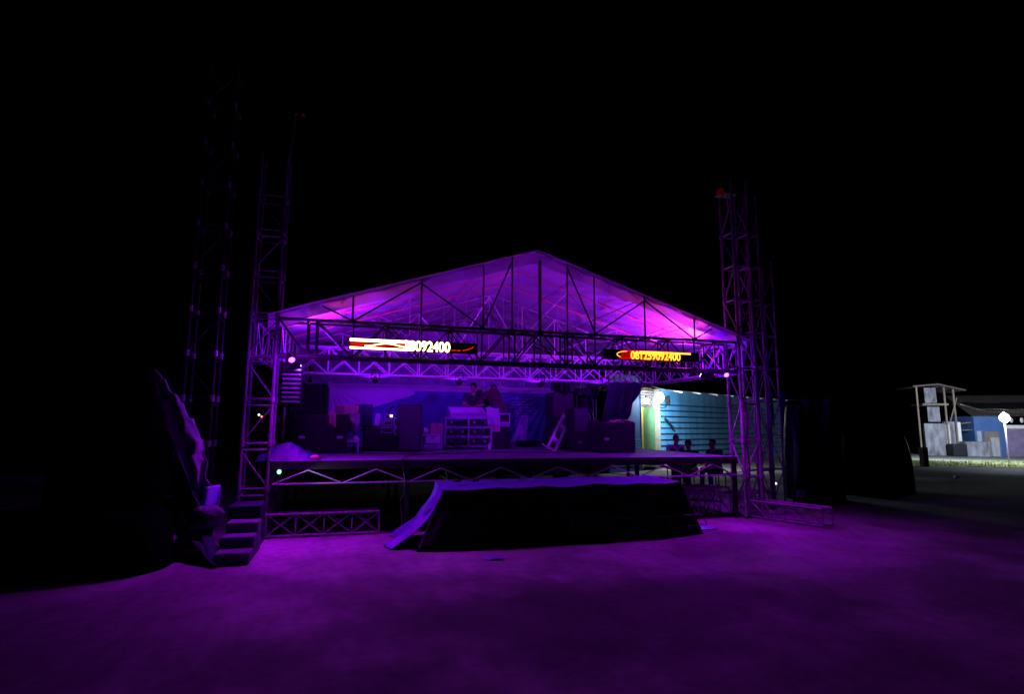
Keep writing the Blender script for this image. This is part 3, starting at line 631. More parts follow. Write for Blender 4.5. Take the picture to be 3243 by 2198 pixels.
# laptop case open on cabinet
a, b = q(1575,1313,3.95), q(1614,1337,3.95)
t = thing('open_case', 'open pale-edged case with a dark lid on the small black cabinet', 'case', ((a.x+b.x)/2,4.05,b.z))
build(MB().box((a.x-.03,3.95,a.z), (b.x+.01,3.98,a.z+.03)).box((a.x-.03,3.95,b.z-.03), (b.x+.01,3.98,b.z)).box((b.x-.01,3.951,b.z+.001), (b.x+.012,3.979,a.z-.001)), 'lid_edge', M['alu'], t)
build(MB().box((a.x,3.984,b.z), (b.x-.01,4.0,a.z)), 'lid', M['black'], t)
cz = q(1585,1352,3.9).z
build(MB().box((a.x-.1,3.92,cz+.006), (b.x,4.3,b.z-.035)), 'case_base', M['grey'], t)
p = q(1565,1330,3.8); o = build(MB().sheet(lambda u, v: (p.x-.16+.3*u-.05*v, 3.74+.04*sin(u*4), cz+.02+.42*v+.02*sin(u*6)), 10, 8, .006), 'draped_towel', M['palecloth'], loc=(p.x,3.74,cz), smooth=True); tag(o, 'pale towel hanging between the console and the open case', 'towel')
p = q(1568,1358,3.84); o = build(MB().box((p.x-.13,3.83,p.z-.07), (p.x+.12,3.88,p.z+.06)), 'printed_carton', M['card'], loc=(p.x,3.85,p.z)); tag(o, 'flat printed carton in front of the small black cabinet', 'carton')
p = q(1550,1420,3.6); t = thing('spray_bottle', 'small white bottle standing on the deck right of the rack', 'bottle', (p.x,3.6,DZ)); build(MB().tube((p.x,3.6,DZ+.004), (p.x,3.6,DZ+.1), .035, .03, n=12).tube((p.x,3.6,DZ+.1), (p.x,3.6,DZ+.15), .03, .01, n=12), 'bottle_body', M['white'], t); build(MB().tube((p.x,3.6,DZ+.15), (p.x,3.6,DZ+.18), .012, n=10), 'cap', M['pink'], t)

# leaning frame with cut-outs
a, b = q(1748,1430,2.7), q(1796,1328,3.2)
t = thing('leaning_frame', 'pale ladder-like frame with three cut-outs leaning to the right', 'frame', (a.x,2.7,DZ))
d = (b-a); d.y = .45; up_ = d.normalized(); sd = V((up_.z,0,-up_.x)).normalized(); Lf = d.length; wf = .24
fm = MB()
base = V((a.x,2.75,DZ+.03))
def pt(u, s): return base+up_*Lf*u+sd*wf*s
for u0, u1 in ((0,.05),(.22,.34),(.66,.76),(.95,1)): fm.prism([pt(u0,-.27),pt(u0,.27),pt(u1,.27),pt(u1,-.27)], (0,.04,0))
for s0, s1 in ((-.5,-.27),(.27,.5)): fm.prism([pt(0,s0),pt(0,s1),pt(1,s1),pt(1,s0)], (0,.04,0))
build(fm, 'frame_rails', M['white'], t); build(MB().prism([pt(1,-.6),pt(1,.7),pt(1.03,.7),pt(1.03,-.6)], (0,.05,0)), 'end_bar', M['alu'], t)
p = q(1755,1430,2.55); o = build(MB().sheet(lambda u, v: (p.x-.02+.09*u, 2.5+.05*v, DZ+.01+.025*sin(u*PI)), 6, 4, .01), 'white_shoe', M['paper'], loc=(p.x,2.5,DZ), smooth=True); tag(o, 'small white scrap at the foot of the leaning frame', 'scrap')
a, b = q(1720,1405,3.4), q(1728,1420,3.2); o = build(MB().tube((a.x-.05,3.3,DZ+.14), (a.x+.06,3.1,DZ+.015), .014), 'short_rod', M['white'], loc=(a.x,3.2,DZ)); tag(o, 'short white rod lying left of the leaning frame', 'rod')
o = bevel(build(MB().box((q(1650,1420,5.2).x,5.2,DZ+.004), (q(1735,1420,5.2).x,5.7,DZ+.16)), 'floor_monitor', M['black'], loc=(q(1650,1420,5.2).x,5.2,DZ)), .02); tag(o, 'low black floor case under the letter on the banner', 'case')

# hanging moving heads
def moving_head(label, p, y, s=1.0):
    c = at(*p, Y=y); t = thing('moving_head', label, 'moving head light', c, 'moving head lights hung at the back')
    build(MB().box((c.x-.14*s,y-.1,c.z+.12*s), (c.x+.14*s,y+.1,c.z+.24*s)), 'base_box', M['black'], t)
    for k in (-1,1): build(MB().box((c.x+k*.15*s-.02,y-.06,c.z-.12*s), (c.x+k*.15*s+.02,y+.06,c.z+.118*s)), 'yoke_arm', M['black'], t)
    h = build(MB().tube((c.x,y+.08,c.z-.0), (c.x,y-.1,c.z-.18*s), .12*s, .1*s, n=16), 'head', M['black'], t)
    build(MB().tube((c.x,y,c.z+.24*s), (c.x,y,ZB-.01), .012), 'clamp', M['alu'], t)
moving_head('large black moving head hanging above the purple-lit speaker', (1848,1272), 4.0, 1.35)
moving_head('smaller black moving head just right of the large one', (1878,1240), 4.2, .8)
moving_head('moving head hanging at the top right corner of the banner', (1790,1225), 3.6, .75)
moving_head('leftmost black moving head near the banner corner', (1760,1228), 3.8, .6)

# curtain
def cur(u, v):
    top = 2.72-.02*v; x = 6.98+.86*u; zb_ = 1.72+.06*sin(u*3) if u < .55 else 1.72+(u-.55)/.45*.96
    z = top-(top-zb_)*v; return (x - .22*v*(1 if u<.3 else (1-u)) , 3.02+.07*sin(u*24+v*2)*(.3+.7*v), z)
t = thing('stage_curtain', 'dark curtain gathered under the roof truss beside the green door', 'curtain', (7.5,3.0,2.72))
build(MB().sheet(cur, 70, 24, .01), 'curtain_fabric', M['cloth'], t, smooth=True); build(MB().tube((6.95,3.02,2.70), (8.05,3.02,2.70), .015), 'rail', M['steel'], t)
t = thing('bamboo_poles', 'bundle of yellowish bamboo poles under the dark curtain', 'poles', (q(1950,1400,3.6).x,3.6,DZ))
for k in range(5): x = q(1936+k*7,1380,3.6).x; build(MB().tube((x,3.6+.02*k,DZ), (x+.02*(k-2),3.65,1.9), .018, n=8), 'pole', M['bamboo'], t)
p = q(1968,1335,1.9); o = build(MB().sheet(lambda u, v: (p.x-.28+.52*u, 1.75+.3*v, q(1950,1338,1.6).z+.005+.05*abs(noise.noise(V((u*5,v*4,2))))+.03*sin(u*PI)), 16, 8, .01), 'purple_rag', M['pink'], loc=(p.x,1.8,p.z), smooth=True); tag(o, 'crumpled pink cloth on top of the right subwoofer', 'cloth')

# banner
by = 6.05; a = q(1040,1222,by); b = q(1750,1240,by); bb = q(1400,1412,by).z; bt_ = 2.70
t = thing('banner', 'big printed banner with pale sky, dark hills and a slanted letter A', 'banner', ((a.x+b.x)/2, by, bb))
def bfy(x, z):
    d = math.hypot(x-b.x, z-bt_); an = math.atan2(z-bt_, x-b.x); d2 = math.hypot(x-a.x, z-bt_); an2 = math.atan2(z-bt_, x-a.x)
    return by - .035*sin(an*34)*math.exp(-d*.5)*min(1,d*2) - .02*sin(an2*26)*math.exp(-d2*1.3)*min(1,d2*2) + .012*noise.noise(V((x*2,z*2,4)))
def bansheet(poly_fn, u0, u1, off, nu=120, nv=24):
    mb = MB()
    def fn(u, v):
        x = u0+(u1-u0)*u; zl, zh = poly_fn(x); z = zl+(zh-zl)*v; return (x, bfy(x,z)-off, z)
    return mb.sheet(fn, nu, nv)
sky = mat('banner_pale_print', (.55,.48,.6), .4, 0, (.5,.44,.56), 2, .3, 3)
hill = mat('banner_blue_print', (.06,.07,.3), .4, 0, (.045,.055,.24), 2, .3, 3); hill2 = mat('banner_deep_print', (.035,.045,.2), .4)
build(bansheet(lambda x: (bb, bt_), a.x, b.x, 0, 260, 50), 'banner_sheet', sky, t, smooth=True)
xA, xB = a.x, b.x; Lb = xB-xA
def ridge(x):
    s = (x-xA)/Lb; base = bb + (bt_-bb)*(.52 + .36*min(1, max(0,(s-.1)/.28)))
    if s > .36: base = bb+(bt_-bb)*.86
    return min(bt_-.1, base + (.03*noise.noise(V((x*5,0,0))) + .03*abs(noise.noise(V((x*14,3,0)))) if s < .36 else base)) if s < .36 else bt_-.13
build(bansheet(lambda x: (bb+.02, ridge(x)), xA+.06, xB-.05, .006, 300, 40), 'hill_print', hill, t, smooth=True)
def hz2(x):
    s = (x-xA)/Lb; e = 1-((s-.42)/.12)**2
    return (bb+.03, bb+.03+max(.01, (bt_-bb)*.75*max(0,e)**.5))
build(bansheet(hz2, xA+Lb*.302, xA+Lb*.538, .012, 60, 30), 'dark_mound_print', hill2, t, smooth=True)
# letter A (slanted) and small script lines
def L_(px_, py_): p_ = q(px_,py_,by); return V((p_.x, bfy(p_.x,p_.z)-.02, p_.z))
la = MB()
def stroke(p0, p1, w0, w1, n=8):
    for k in range(n):
        A0, A1 = k/n, (k+1)/n; xa_, ya_ = p0[0]+(p1[0]-p0[0])*A0, p0[1]+(p1[1]-p0[1])*A0; xb_, yb_ = p0[0]+(p1[0]-p0[0])*A1, p0[1]+(p1[1]-p0[1])*A1
        wa, wb = w0+(w1-w0)*A0, w0+(w1-w0)*A1
        la.add([L_(xa_-wa,ya_), L_(xa_+wa,ya_), L_(xb_+wb,yb_), L_(xb_-wb,yb_)], [(0,1,2,3)])
stroke((1662,1316),(1622,1402),9,7); stroke((1664,1316),(1655,1402),10,9)
la.add([L_(1636,1366), L_(1662,1366), L_(1660,1378), L_(1630,1378)], [(0,1,2,3)])
build(la, 'letter', sky, t)
sc = MB()
for k in range(7):
    x_ = 1612+random.random()*20; y_ = 1262+k*9
    for j in range(5): sc.add([L_(x_+j*15,y_+random.random()*3), L_(x_+j*15+10,y_+random.random()*3), L_(x_+j*15+10,y_+3), L_(x_+j*15,y_+4)], [(0,1,2,3)])
build(sc, 'script_lines', sky, t)
build(MB().tube((a.x,by,bb), (a.x,by,bt_), .022), 'frame_bar', M['white'], t); build(MB().tube((b.x,by,bb-.05), (b.x,by,bt_), .03), 'frame_bar', M['white'], t); build(MB().tube((a.x,by,bt_), (b.x,by,bt_), .026), 'frame_bar', M['white'], t)

# blue tarpaulin heap at the left corner of the deck
def tar(u, v):
    x = -.22+.92*u; h = .25*math.exp(-((u-.45)/.3)**2)*(1-v*.3); return (x, .25+.7*v, DZ+.01+h*(1 if v>.05 else .85)-.25*max(0,.2-v)*u*0 + .07*abs(noise.noise(V((u*7,v*4,3)))))
def tar2(u, v):
    z = tar(u, .02)[2]; return (tar(u,0)[0], .25-.14*v, z*(1-v)+(DZ-.02)*v+.0)
t = thing('blue_tarpaulin', 'blue tarpaulin heaped on the left front corner of the deck', 'tarpaulin', (.2,.4,DZ))
build(MB().sheet(tar, 30, 14, .006), 'top_fold', M['bluetarp'], t, smooth=True); build(MB().sheet(tar2, 30, 8, .006), 'front_fold', M['bluetarp'], t, smooth=True)
o = build(MB().ball((.62,.16,DZ+.035), (.07,.06,.04)), 'rag_ball', M['pink'], loc=(.62,.16,DZ), smooth=True); tag(o, 'pale pink bundle at the right corner of the blue tarpaulin', 'bundle')

# striped side ladder lamp column under left par can
t = thing('blinder_panel', 'vertical louvred lamp panel lit in magenta stripes at the upper left', 'louvred panel', (.12,.9,2.1))
lp = MB()
for k in range(9): lp.box((.02,.75,2.62-.075*k), (.3,.9,2.645-.075*k))
build(lp, 'louvres', M['galv'], t); build(MB().box((.0,.95,1.95), (.32,1.0,2.66)), 'panel_back', M['black'], t)

# green LED with a white spot added to light the deck truss + small LEDs
p = at(884,1495,Y=-.03); t = thing('green_led_spot', 'small green LED with an added white spotlight under the left front edge of the deck', 'lamp', p)
build(MB().ball(p, (.03,.02,.032)), 'glowing_lens', M['led_g'], t); build(MB().tube(p+V((0,.03,-.02)), p+V((0,.04,.12)), .01), 'bracket', M['blacksteel'], t)
lamp('SPOT', p+V((.05,-.14,-.03)), (.8,.85,1), 24, t, size=.03, aim=p+V((2.2,.04,.0)), angle=46, blend=.8)
for nm, px_, py_, yy, mm, lb in (('distant_lamp',820,1314,30,'led_w','tiny white lamp far away left of the stage'),('distant_lamp',829,1320,30,'led_o','tiny orange lamp far away just right of the white one'),('distant_lamp',2457,1532,3,'led_w','small white point of light right of the right tower')):
    p = at(px_,py_,Y=yy); r_ = .0017*(p-CAM).length; t = thing(nm, lb, 'lamp', (p.x,p.y,0), 'tiny lamps in the dark'); build(MB().ball(p, (r_,r_,r_), 10, rings=6), 'glass', M[mm], t); build(MB().tube((p.x,p.y+r_,0), (p.x,p.y+r_,p.z), r_*.3), 'post', M['blacksteel'], t)

# lamp with red lens on right tower, siren on left tower
p = at(2288,598,Y=.1)
t = thing('floodlight', 'floodlight with a dull red lens on top of the right tower', 'floodlight', p)
build(MB().box(p+V((-.1,-.1,-.12)), p+V((.28,.16,.16))), 'housing', M['blacksteel'], t); c = at(2282,607,Y=-.02)
build(MB().tube(c+V((0,.03,0)), c+V((0,-.012,0)), .085, n=16), 'lens', M['redglass'], t)
build(MB().tube(p+V((.1,.02,-.12)), p+V((.2,.1,-.45)), .02), 'bracket', M['steel'], t)
p = at(948,362,Y=.1); t = thing('warning_lamp', 'pair of faint red lamps high above the left tower', 'lamp', p)
build(MB().ball(p+V((-.05,0,0)), (.02,.02,.02), 8, rings=6).ball(p+V((.06,0,.0)), (.03,.02,.03), 8, rings=6), 'lens', M['redglass'], t); build(MB().tube(p+V((-.06,.03,0)), (-.02,.2,5.9), .012), 'arm', M['steel'], t)
# horn speaker shape on the left tower
o = build(MB().tube(at(2400,1000,Y=.9), at(2235,1035,Y=0), .012), 'stay_bar', M['steel'], loc=at(2235,1035,Y=0)); tag(o, 'slanting stay bar from the canopy corner up to the right tower', 'stay bar')

# ------------------------------------------------------------------ left side: steps, bags, drapes, covered pile
t = thing('stage_steps', 'small purple-lit steps on the ground left of the stage', 'steps', (-.3,-1.2,0))
for k, (y0, y1, z) in enumerate(((-1.62,-1.32,.14),(-1.31,-1.02,.27),(-1.01,-.72,.40))): bevel(build(MB().box((-.36,y0,.003), (.03,y1,z)), 'step', M['sackcloth'], t), .02)
build(MB().box((-.40,-.71,.003), (.0,-.12,.56)), 'landing', M['cloth'], t)
for k, (x, y, z, sx) in enumerate(((-.72,-.95,.24,.2),(-.66,-.93,.38,.19),(-.60,-.9,.52,.19),(-1.0,-1.0,.2,.14),(-.98,-.35,.78,.12))):
    o = build(MB().sheet(lambda u, v: V((x,y,z)) + V((sx*cos(u*2*PI)*sin(v*PI)**.6, .17*sin(u*2*PI)*sin(v*PI)**.6, -.085*cos(v*PI)))*(1+.22*noise.noise(V((cos(u*2*PI)*1.6+k*3, sin(u*2*PI)*1.6, v*3)))), 30, 14), 'sandbag', M['sackcloth'], loc=(x,y,z-.1), smooth=True); tag(o, 'plump pale sack stacked beside the steps, %s' % ('bottom of the stack','second in the stack','topmost in the stack','low one at the far left','small one behind the stack')[k], 'sack', 'sacks beside the steps')
o = bevel(build(MB().box((-1.15,-1.15,.003), (-.46,-.6,.13)), 'pallet', M['wood'], loc=(-.9,-.6,0)), .01); tag(o, 'wooden pallet under the pale sacks', 'pallet')
o = bevel(build(MB().box((-1.3,-.25,.003), (-.85,-.02,.66)), 'dark_crate', M['black'], loc=(-1.1,-.1,0)), .01); tag(o, 'dark crate behind the pale sacks', 'crate')
def clo(u, v):
    return (-.02-.10*v+.16*(u-.5)*(.3+v), -.05-.42*v+.03*sin(u*9), .36-.33*v+.01*sin(u*14))
o = build(MB().sheet(clo, 16, 14, .006), 'hanging_cloth', M['palecloth'], loc=(0,0,.36), smooth=True); tag(o, 'pale cloth trailing from the foot of the left tower', 'cloth')
# long bright fabric strip
S0 = [at(476,1178,Y=-.5), at(560,1320,Y=-.5), at(604,1440,Y=-.5), at(640,1555,Y=-.5)]
def strip(u, v):
    k = min(int(v*3), 2); f = v*3-k; c = S0[k].lerp(S0[k+1], f); wd_ = .05+.12*sin(min(1,v*1.15)*PI*.75+.15)*(1+.5*noise.noise(V((v*5,u*3,2))))
    cr_ = .05*abs(noise.noise(V((u*6,v*14,9))))
    return c + V((wd_*(u-.5)*2+.04*noise.noise(V((v*8,0,5))), .05*sin(u*11+v*6)+.08*noise.noise(V((u*4,v*5,4)))-cr_*.6, .08*(u-.5)+.06*noise.noise(V((u*3,v*16,1)))))
t = thing('hanging_fabric', 'long pale strip of fabric hanging slantwise at the far left', 'fabric', S0[3])
build(MB().sheet(strip, 26, 90, .006), 'fabric_strip', M['palecloth'], t, smooth=True)
Q0 = [at(545,1430,Y=-.7), at(552,1570,Y=-.75), at(590,1680,Y=-.9), at(668,1790,Z=.03)]
def strip2(u, v):
    k = min(int(v*3), 2); f = v*3-k; c = Q0[k].lerp(Q0[k+1], f); return c + V((.05+.16*sin(v*PI)*(u-.3)*2+.02*sin(u*9), .10*sin(u*10+v*5), .03*noise.noise(V((u*3,v*8,1)))))
build(MB().sheet(strip2, 14, 40, .006), 'lower_fold', M['cloth'], t, smooth=True)
Q1 = [at(655,1540,Y=-.6), at(640,1640,Y=-.7), at(655,1720,Y=-.8), at(682,1752,Y=-.9)]
def strip3(u, v):
    k = min(int(v*3), 2); f = v*3-k; c = Q1[k].lerp(Q1[k+1], f); return c + V((.14*(u-.5)*2+.03*sin(v*9), .12*sin(u*8+v*4), 0))
build(MB().sheet(strip3, 14, 40, .006), 'right_fold', M['lighttarp'], t, smooth=True)
def pile(c, sx, sy, h, seed, n=(60,20)):
    def fn(u, v):
        an = u*2*PI; k = cos(v*PI/2)**.35; e = (abs(cos(an))**4+abs(sin(an))**4)**-.25
        r = (1+.07*noise.noise(V((cos(an)*2,sin(an)*2,v*2+seed))))*k*e
        return (c[0]+sx*r*cos(an), c[1]+sy*r*sin(an), max(.003, h*min(1,v*1.6)**.8*(1+.05*noise.noise(V((u*9,v*3,seed))))))
    return MB().sheet(fn, *n)
o = build(pile((-2.1,-1.35), 1.25, .62, .62, 1), 'covered_pile', M['dulltarp'], loc=(-2.1,-1.35,0), smooth=True); tag(o, 'low pile under black tarpaulin on the ground at the far left', 'covered pile')
o = build(pile((-2.0,-.0), .72, .45, 2.35, 2), 'covered_speaker_stack', M['dulltarp'], loc=(-2.0,0,0), smooth=True); tag(o, 'tall speaker stack under black tarpaulin behind the hanging fabric', 'covered stack')
# right drape
def drp(u, v):
    a_ = at(2500+165*u, 1262+ (60 if u<.25 else 0)*(1-u*4 if u<.25 else 0), Y=1.2); b_ = at(2500+175*u, 1612, Y=1.2)
    p_ = a_.lerp(b_, v); return (p_.x+.06*sin(v*5)*u, 1.2+.35*noise.noise(V((u*4,v*.8,2)))+.12*noise.noise(V((u*11,v*1.5,6))), max(.03,p_.z))
o = build(MB().sheet(drp, 60, 24, .01), 'draped_cover', M['cloth'], loc=at(2580,1600,Y=1.2), smooth=True); tag(o, 'tall dark cloth draped over the stack right of the right tower', 'draped cloth')
c = at(2585,1610,Y=2.0); o = build(pile((c.x,2.0), .55, .5, 2.2, 4), 'covered_speaker_stack', M['tarp'], loc=(c.x,2.0,0), smooth=True); tag(o, 'tall speaker stack behind the dark draped cloth on the right', 'covered stack')
p = at(2538,1568,Y=.6); o = build(MB().sheet(lambda u, v: (p.x-.12+.24*u*(1-v*.4), .6, p.z+.08-.16*v+.02*sin(u*4)), 6, 6, .01), 'cloth_scrap', M['palecloth'], loc=p); tag(o, 'small purple patch of cloth hanging low on the draped cover', 'cloth')

# ------------------------------------------------------------------ people
def human(label, loc, rot, J, top='shirtk', sleeve=.55, hair='hair', group=None, cat='person', scale=1, vest=None, cap=False):
    """J: joints in body space (x right, y forward, z up); one remeshed body, clothing and hair as children"""
    t = thing('person', label, 'person', loc, group); Mr = Matrix.Rotation(rot, 3, 'Z')
    def w_(p): return Mr @ (V(p)*scale) + V(loc)
    J = {k: w_(v) for k, v in J.items()}; s = scale
    fwd = Mr @ V(J_face.get(label, (0,1,-.25))).normalized()
    hd = J['head']; upv = (hd-J['neck']).normalized(); rt = fwd.cross(upv).normalized(); upv = rt.cross(fwd).normalized(); H = Matrix((rt, fwd, upv)).transposed()
    b = MB()
    b.cap(J['pelvis'], J['chest'], .125*s, .135*s); b.cap(J['chest'], J['neck'], .12*s, .06*s); b.cap(J['shl'], J['shr'], .06*s, .06*s)
    b.cap(J['neck'], hd-upv*.04*s, .055*s, .05*s)
    b.ball(hd+upv*.02*s, (.074*s,.094*s,.108*s), 20, H, 14); b.cap(hd+fwd*.03*s-upv*.05*s, hd+fwd*.055*s-upv*.075*s, .052*s, .036*s)
    b.cap(hd+fwd*.09*s+upv*.01*s, hd+fwd*.108*s-upv*.02*s, .009*s, .015*s)
    for k in (-1,1): b.ball(hd+rt*.076*s*k-upv*.005*s, (.012*s,.02*s,.03*s), 10, H, 8)
    for a in 'lr':
        b.cap(J['sh'+a], J['el'+a], .052*s, .04*s); b.cap(J['el'+a], J['ha'+a], .04*s, .026*s)
        d = (J['ha'+a]-J['el'+a]).normalized(); sd_ = d.cross(V((0,0,1))).normalized(); nn = sd_.cross(d)
        pb = J['ha'+a]; b.ball(pb+d*.045*s, (.04*s,.045*s,.016*s), 12, Matrix((sd_, d, nn)).transposed(), 8)
        for i, L in enumerate((.07,.08,.076,.06)):
            f0 = pb+d*.075*s+sd_*(i-1.5)*.02*s; f1 = f0+d*L*.5*s-nn*.008*s; f2 = f1+d*L*.4*s-nn*.028*s; b.cap(f0, f1, .009*s, .0085*s, 8, 2); b.cap(f1, f2, .0085*s, .0075*s, 8, 2)
        k = 1 if a == 'r' else -1; f0 = pb+d*.02*s-sd_*.03*s*k; b.cap(f0, f0+d*.04*s-sd_*.028*s*k-nn*.01*s, .012*s, .01*s, 8, 2)
        b.cap(J['hip'+a], J['kn'+a], .085*s, .058*s); b.cap(J['kn'+a], J['an'+a], .055*s, .036*s)
        ft = Mr @ V((0,1,0)); b.cap(J['an'+a]-ft*.03*s-V((0,0,.035*s)), J['an'+a]+ft*.14*s-V((0,0,.045*s)), .04*s, .033*s)
    o = build(b, 'body', M['skin'], t, smooth=True); r_ = o.modifiers.new('remesh', 'REMESH'); r_.mode = 'VOXEL'; r_.voxel_size = .0075; r_.use_smooth_shade = True
    c = MB(); c.cap(J['pelvis'], J['chest'], .15*s, .158*s); c.cap(J['chest'], J['chest'].lerp(J['neck'],.55), .14*s, .09*s); c.cap(J['shl'], J['shr'], .075*s, .075*s)
    for a in 'lr': c.cap(J['sh'+a], J['sh'+a].lerp(J['el'+a], sleeve), .072*s, .066*s); c.cap(J['chest'], J['sh'+a], .1*s, .075*s)
    o = build(c, 'shirt', M[top], t, smooth=True); r_ = o.modifiers.new('remesh', 'REMESH'); r_.mode = 'VOXEL'; r_.voxel_size = .014; r_.use_smooth_shade = True
    if vest:
        c = MB(); c.cap(J['chest']+Mr@V((-.12,.1,.05))*s, J['pelvis']+Mr@V((-.11,.1,.05))*s, .075*s, .08*s); c.cap(J['chest']+Mr@V((.12,.1,.05))*s, J['pelvis']+Mr@V((.11,.1,.05))*s, .075*s, .08*s)
        o = build(c, 'open_overshirt', M[vest], t, smooth=True); r_ = o.modifiers.new('remesh', 'REMESH'); r_.mode = 'VOXEL'; r_.voxel_size = .016; r_.use_smooth_shade = True
    c = MB()
    for a in 'lr': c.cap(J['hip'+a], J['kn'+a], .1*s, .072*s); c.cap(J['kn'+a], J['kn'+a].lerp(J['an'+a],.9), .07*s, .06*s)
    c.cap(J['hipl'], J['hipr'], .11*s, .11*s)
    o = build(c, 'trousers', M['jeans'], t, smooth=True); r_ = o.modifiers.new('remesh', 'REMESH'); r_.mode = 'VOXEL'; r_.voxel_size = .014; r_.use_smooth_shade = True
    c = MB()
    for a in 'lr': ft = Mr @ V((0,1,0)); c.cap(J['an'+a]-ft*.035*s-V((0,0,.04*s)), J['an'+a]+ft*.155*s-V((0,0,.048*s)), .046*s, .04*s)
    build(c, 'shoes', M['shirtk'], t, smooth=True)
    c = MB(); c.ball(hd+upv*.045*s-fwd*.018*s, (.083*s,.098*s,.1*s), 20, H, 14)
    if cap: c.cap(hd+upv*.07*s+fwd*.05*s, hd+upv*.05*s+fwd*.14*s, .05*s, .03*s)
    for k in range(40):
        dd = V((random.uniform(-1,1), random.uniform(-1,.6), random.uniform(.1,1))).normalized(); e_ = H @ V((dd.x*.083, dd.y*.098, dd.z*.1))*s
        pp = hd+upv*.045*s-fwd*.018*s+e_; c.cap(pp*1, pp+e_*.12, .012*s, .006*s, 6, 2)
    build(c, 'hair', M[hair], t, smooth=True)
    e = MB()
    for k in (-1,1): e.ball(hd+fwd*.088*s+rt*.03*s*k+upv*.012*s, (.012*s,.007*s,.006*s), 8, H, 6)
    e.ball(hd+fwd*.098*s-upv*.055*s, (.02*s,.006*s,.004*s), 8, H, 6); build(e, 'face_features', M['eye'], t)
    return t
J_face = {}
def stand(lean=.0, arms='desk'):
    J = dict(pelvis=(0,0,.95), chest=(0,.12+lean,1.28), neck=(0,.2+lean*1.3,1.46), head=(0,.29+lean*1.5,1.58), hipl=(-.1,0,.9), hipr=(.1,0,.9), knl=(-.11,.03,.5), knr=(.11,.03,.5), anl=(-.12,-.02,.085), anr=(.12,-.02,.085), shl=(-.19,.16+lean,1.4), shr=(.19,.16+lean,1.4))
    J.update(ell=(-.27,.22+lean,1.13), elr=(.27,.22+lean,1.13), hal=(-.1,.42+lean,1.1), har=(.1,.42+lean,1.1))
    return J
def sit(tw=0):
    J = dict(pelvis=(0,0,.5), chest=(0,.06,.82), neck=(0,.1,1.02), head=(0,.15,1.15), hipl=(-.1,.02,.48), hipr=(.1,.02,.48), knl=(-.13,.42,.48), knr=(.13,.42,.48), anl=(-.13,.40,.085), anr=(.13,.44,.085), shl=(-.19,.07,.95), shr=(.19,.07,.95), ell=(-.24,.16,.7), elr=(.24,.16,.7), hal=(-.06,.32,.66), har=(.08,.32,.64))
    return J
py_ = 4.9
l1 = 'man in a black T-shirt bowing his head over the mixing console'; J_face[l1] = (.3,1,-.5)
p = at(1500,1300,Y=py_); human(l1, (p.x,py_,DZ), R(165), stand(.02), 'shirtk', .5, scale=.93)
l2 = 'man with short hair in an open brownish shirt facing the camera'; J_face[l2] = (.1,1,-.15)
p = at(1556,1300,Y=py_+.2); J = stand(0); J['hal'] = (-.2,.35,1.25); human(l2, (p.x,py_+.2,DZ), R(178), J, 'tan', .6, scale=.92)
l3 = 'person in a dark maroon jacket hunched forward beside the console, back to the camera'; J_face[l3] = (-.3,.7,-.9)
p = at(1580,1300,Y=4.45); J = stand(0); J.update(pelvis=(0,-.05,.86), chest=(-.05,.12,1.16), neck=(-.12,.34,1.18), head=(-.15,.46,1.14), shl=(-.2,.2,1.18), shr=(.13,.2,1.2), ell=(-.3,.36,.95), elr=(.24,.3,.95), hal=(-.25,.5,.85), har=(.2,.5,.85)); human(l3, (p.x,4.45,DZ), R(30), J, 'maroon', .95, scale=1.12)
# three people sitting behind the right end of the stage
SP = [(2134,1376,16.0,'person with folded arms in a white shirt seated nearest the green door', (0,1,0), 'shirtw', 'maroon', R(172), False),
      (2188,1393,15.6,'person in black seated in the middle of the three, looking left', (0,1,-.15), 'shirtk', None, R(115), False),
      (2266,1390,15.4,'person in black with thick hair seated rightmost of the three', (0,1,0), 'shirtk', None, R(105), False)]
for k, (a_, b_, D_, lb, fc, tp2, vs, rr, cp) in enumerate(SP):
    p = at(a_, b_, D=D_); J_face[lb] = fc; J = sit()
    if k == 0: J['hal'] = (.1,.22,.8); J['har'] = (-.1,.22,.78); J['ell'] = (-.25,.12,.72); J['elr'] = (.25,.12,.72)
    zt_ = p.z-1.30; human(lb, (p.x,p.y,zt_), rr, J, tp2, .5, vest=vs)
    seat = thing('wooden_stool', 'stool under the %s seated person' % ('white-shirted','middle','rightmost')[k], 'stool', (p.x,p.y,0), 'stools behind the stage')
    build(MB().box((p.x-.18,p.y-.18,zt_+.34), (p.x+.18,p.y+.18,zt_+.38)), 'seat', M['wood'], seat)
    for dx in (-.15,.15):
        for dy in (-.15,.15): build(MB().tube((p.x+dx,p.y+dy,0), (p.x+dx,p.y+dy,zt_+.34), .018), 'leg', M['wood'], seat)
    if zt_ > .03: o = build(MB().box((p.x-.4,p.y-.7,.003), (p.x+.4,p.y+.3,zt_)), 'footboard', M['wood'], seat)

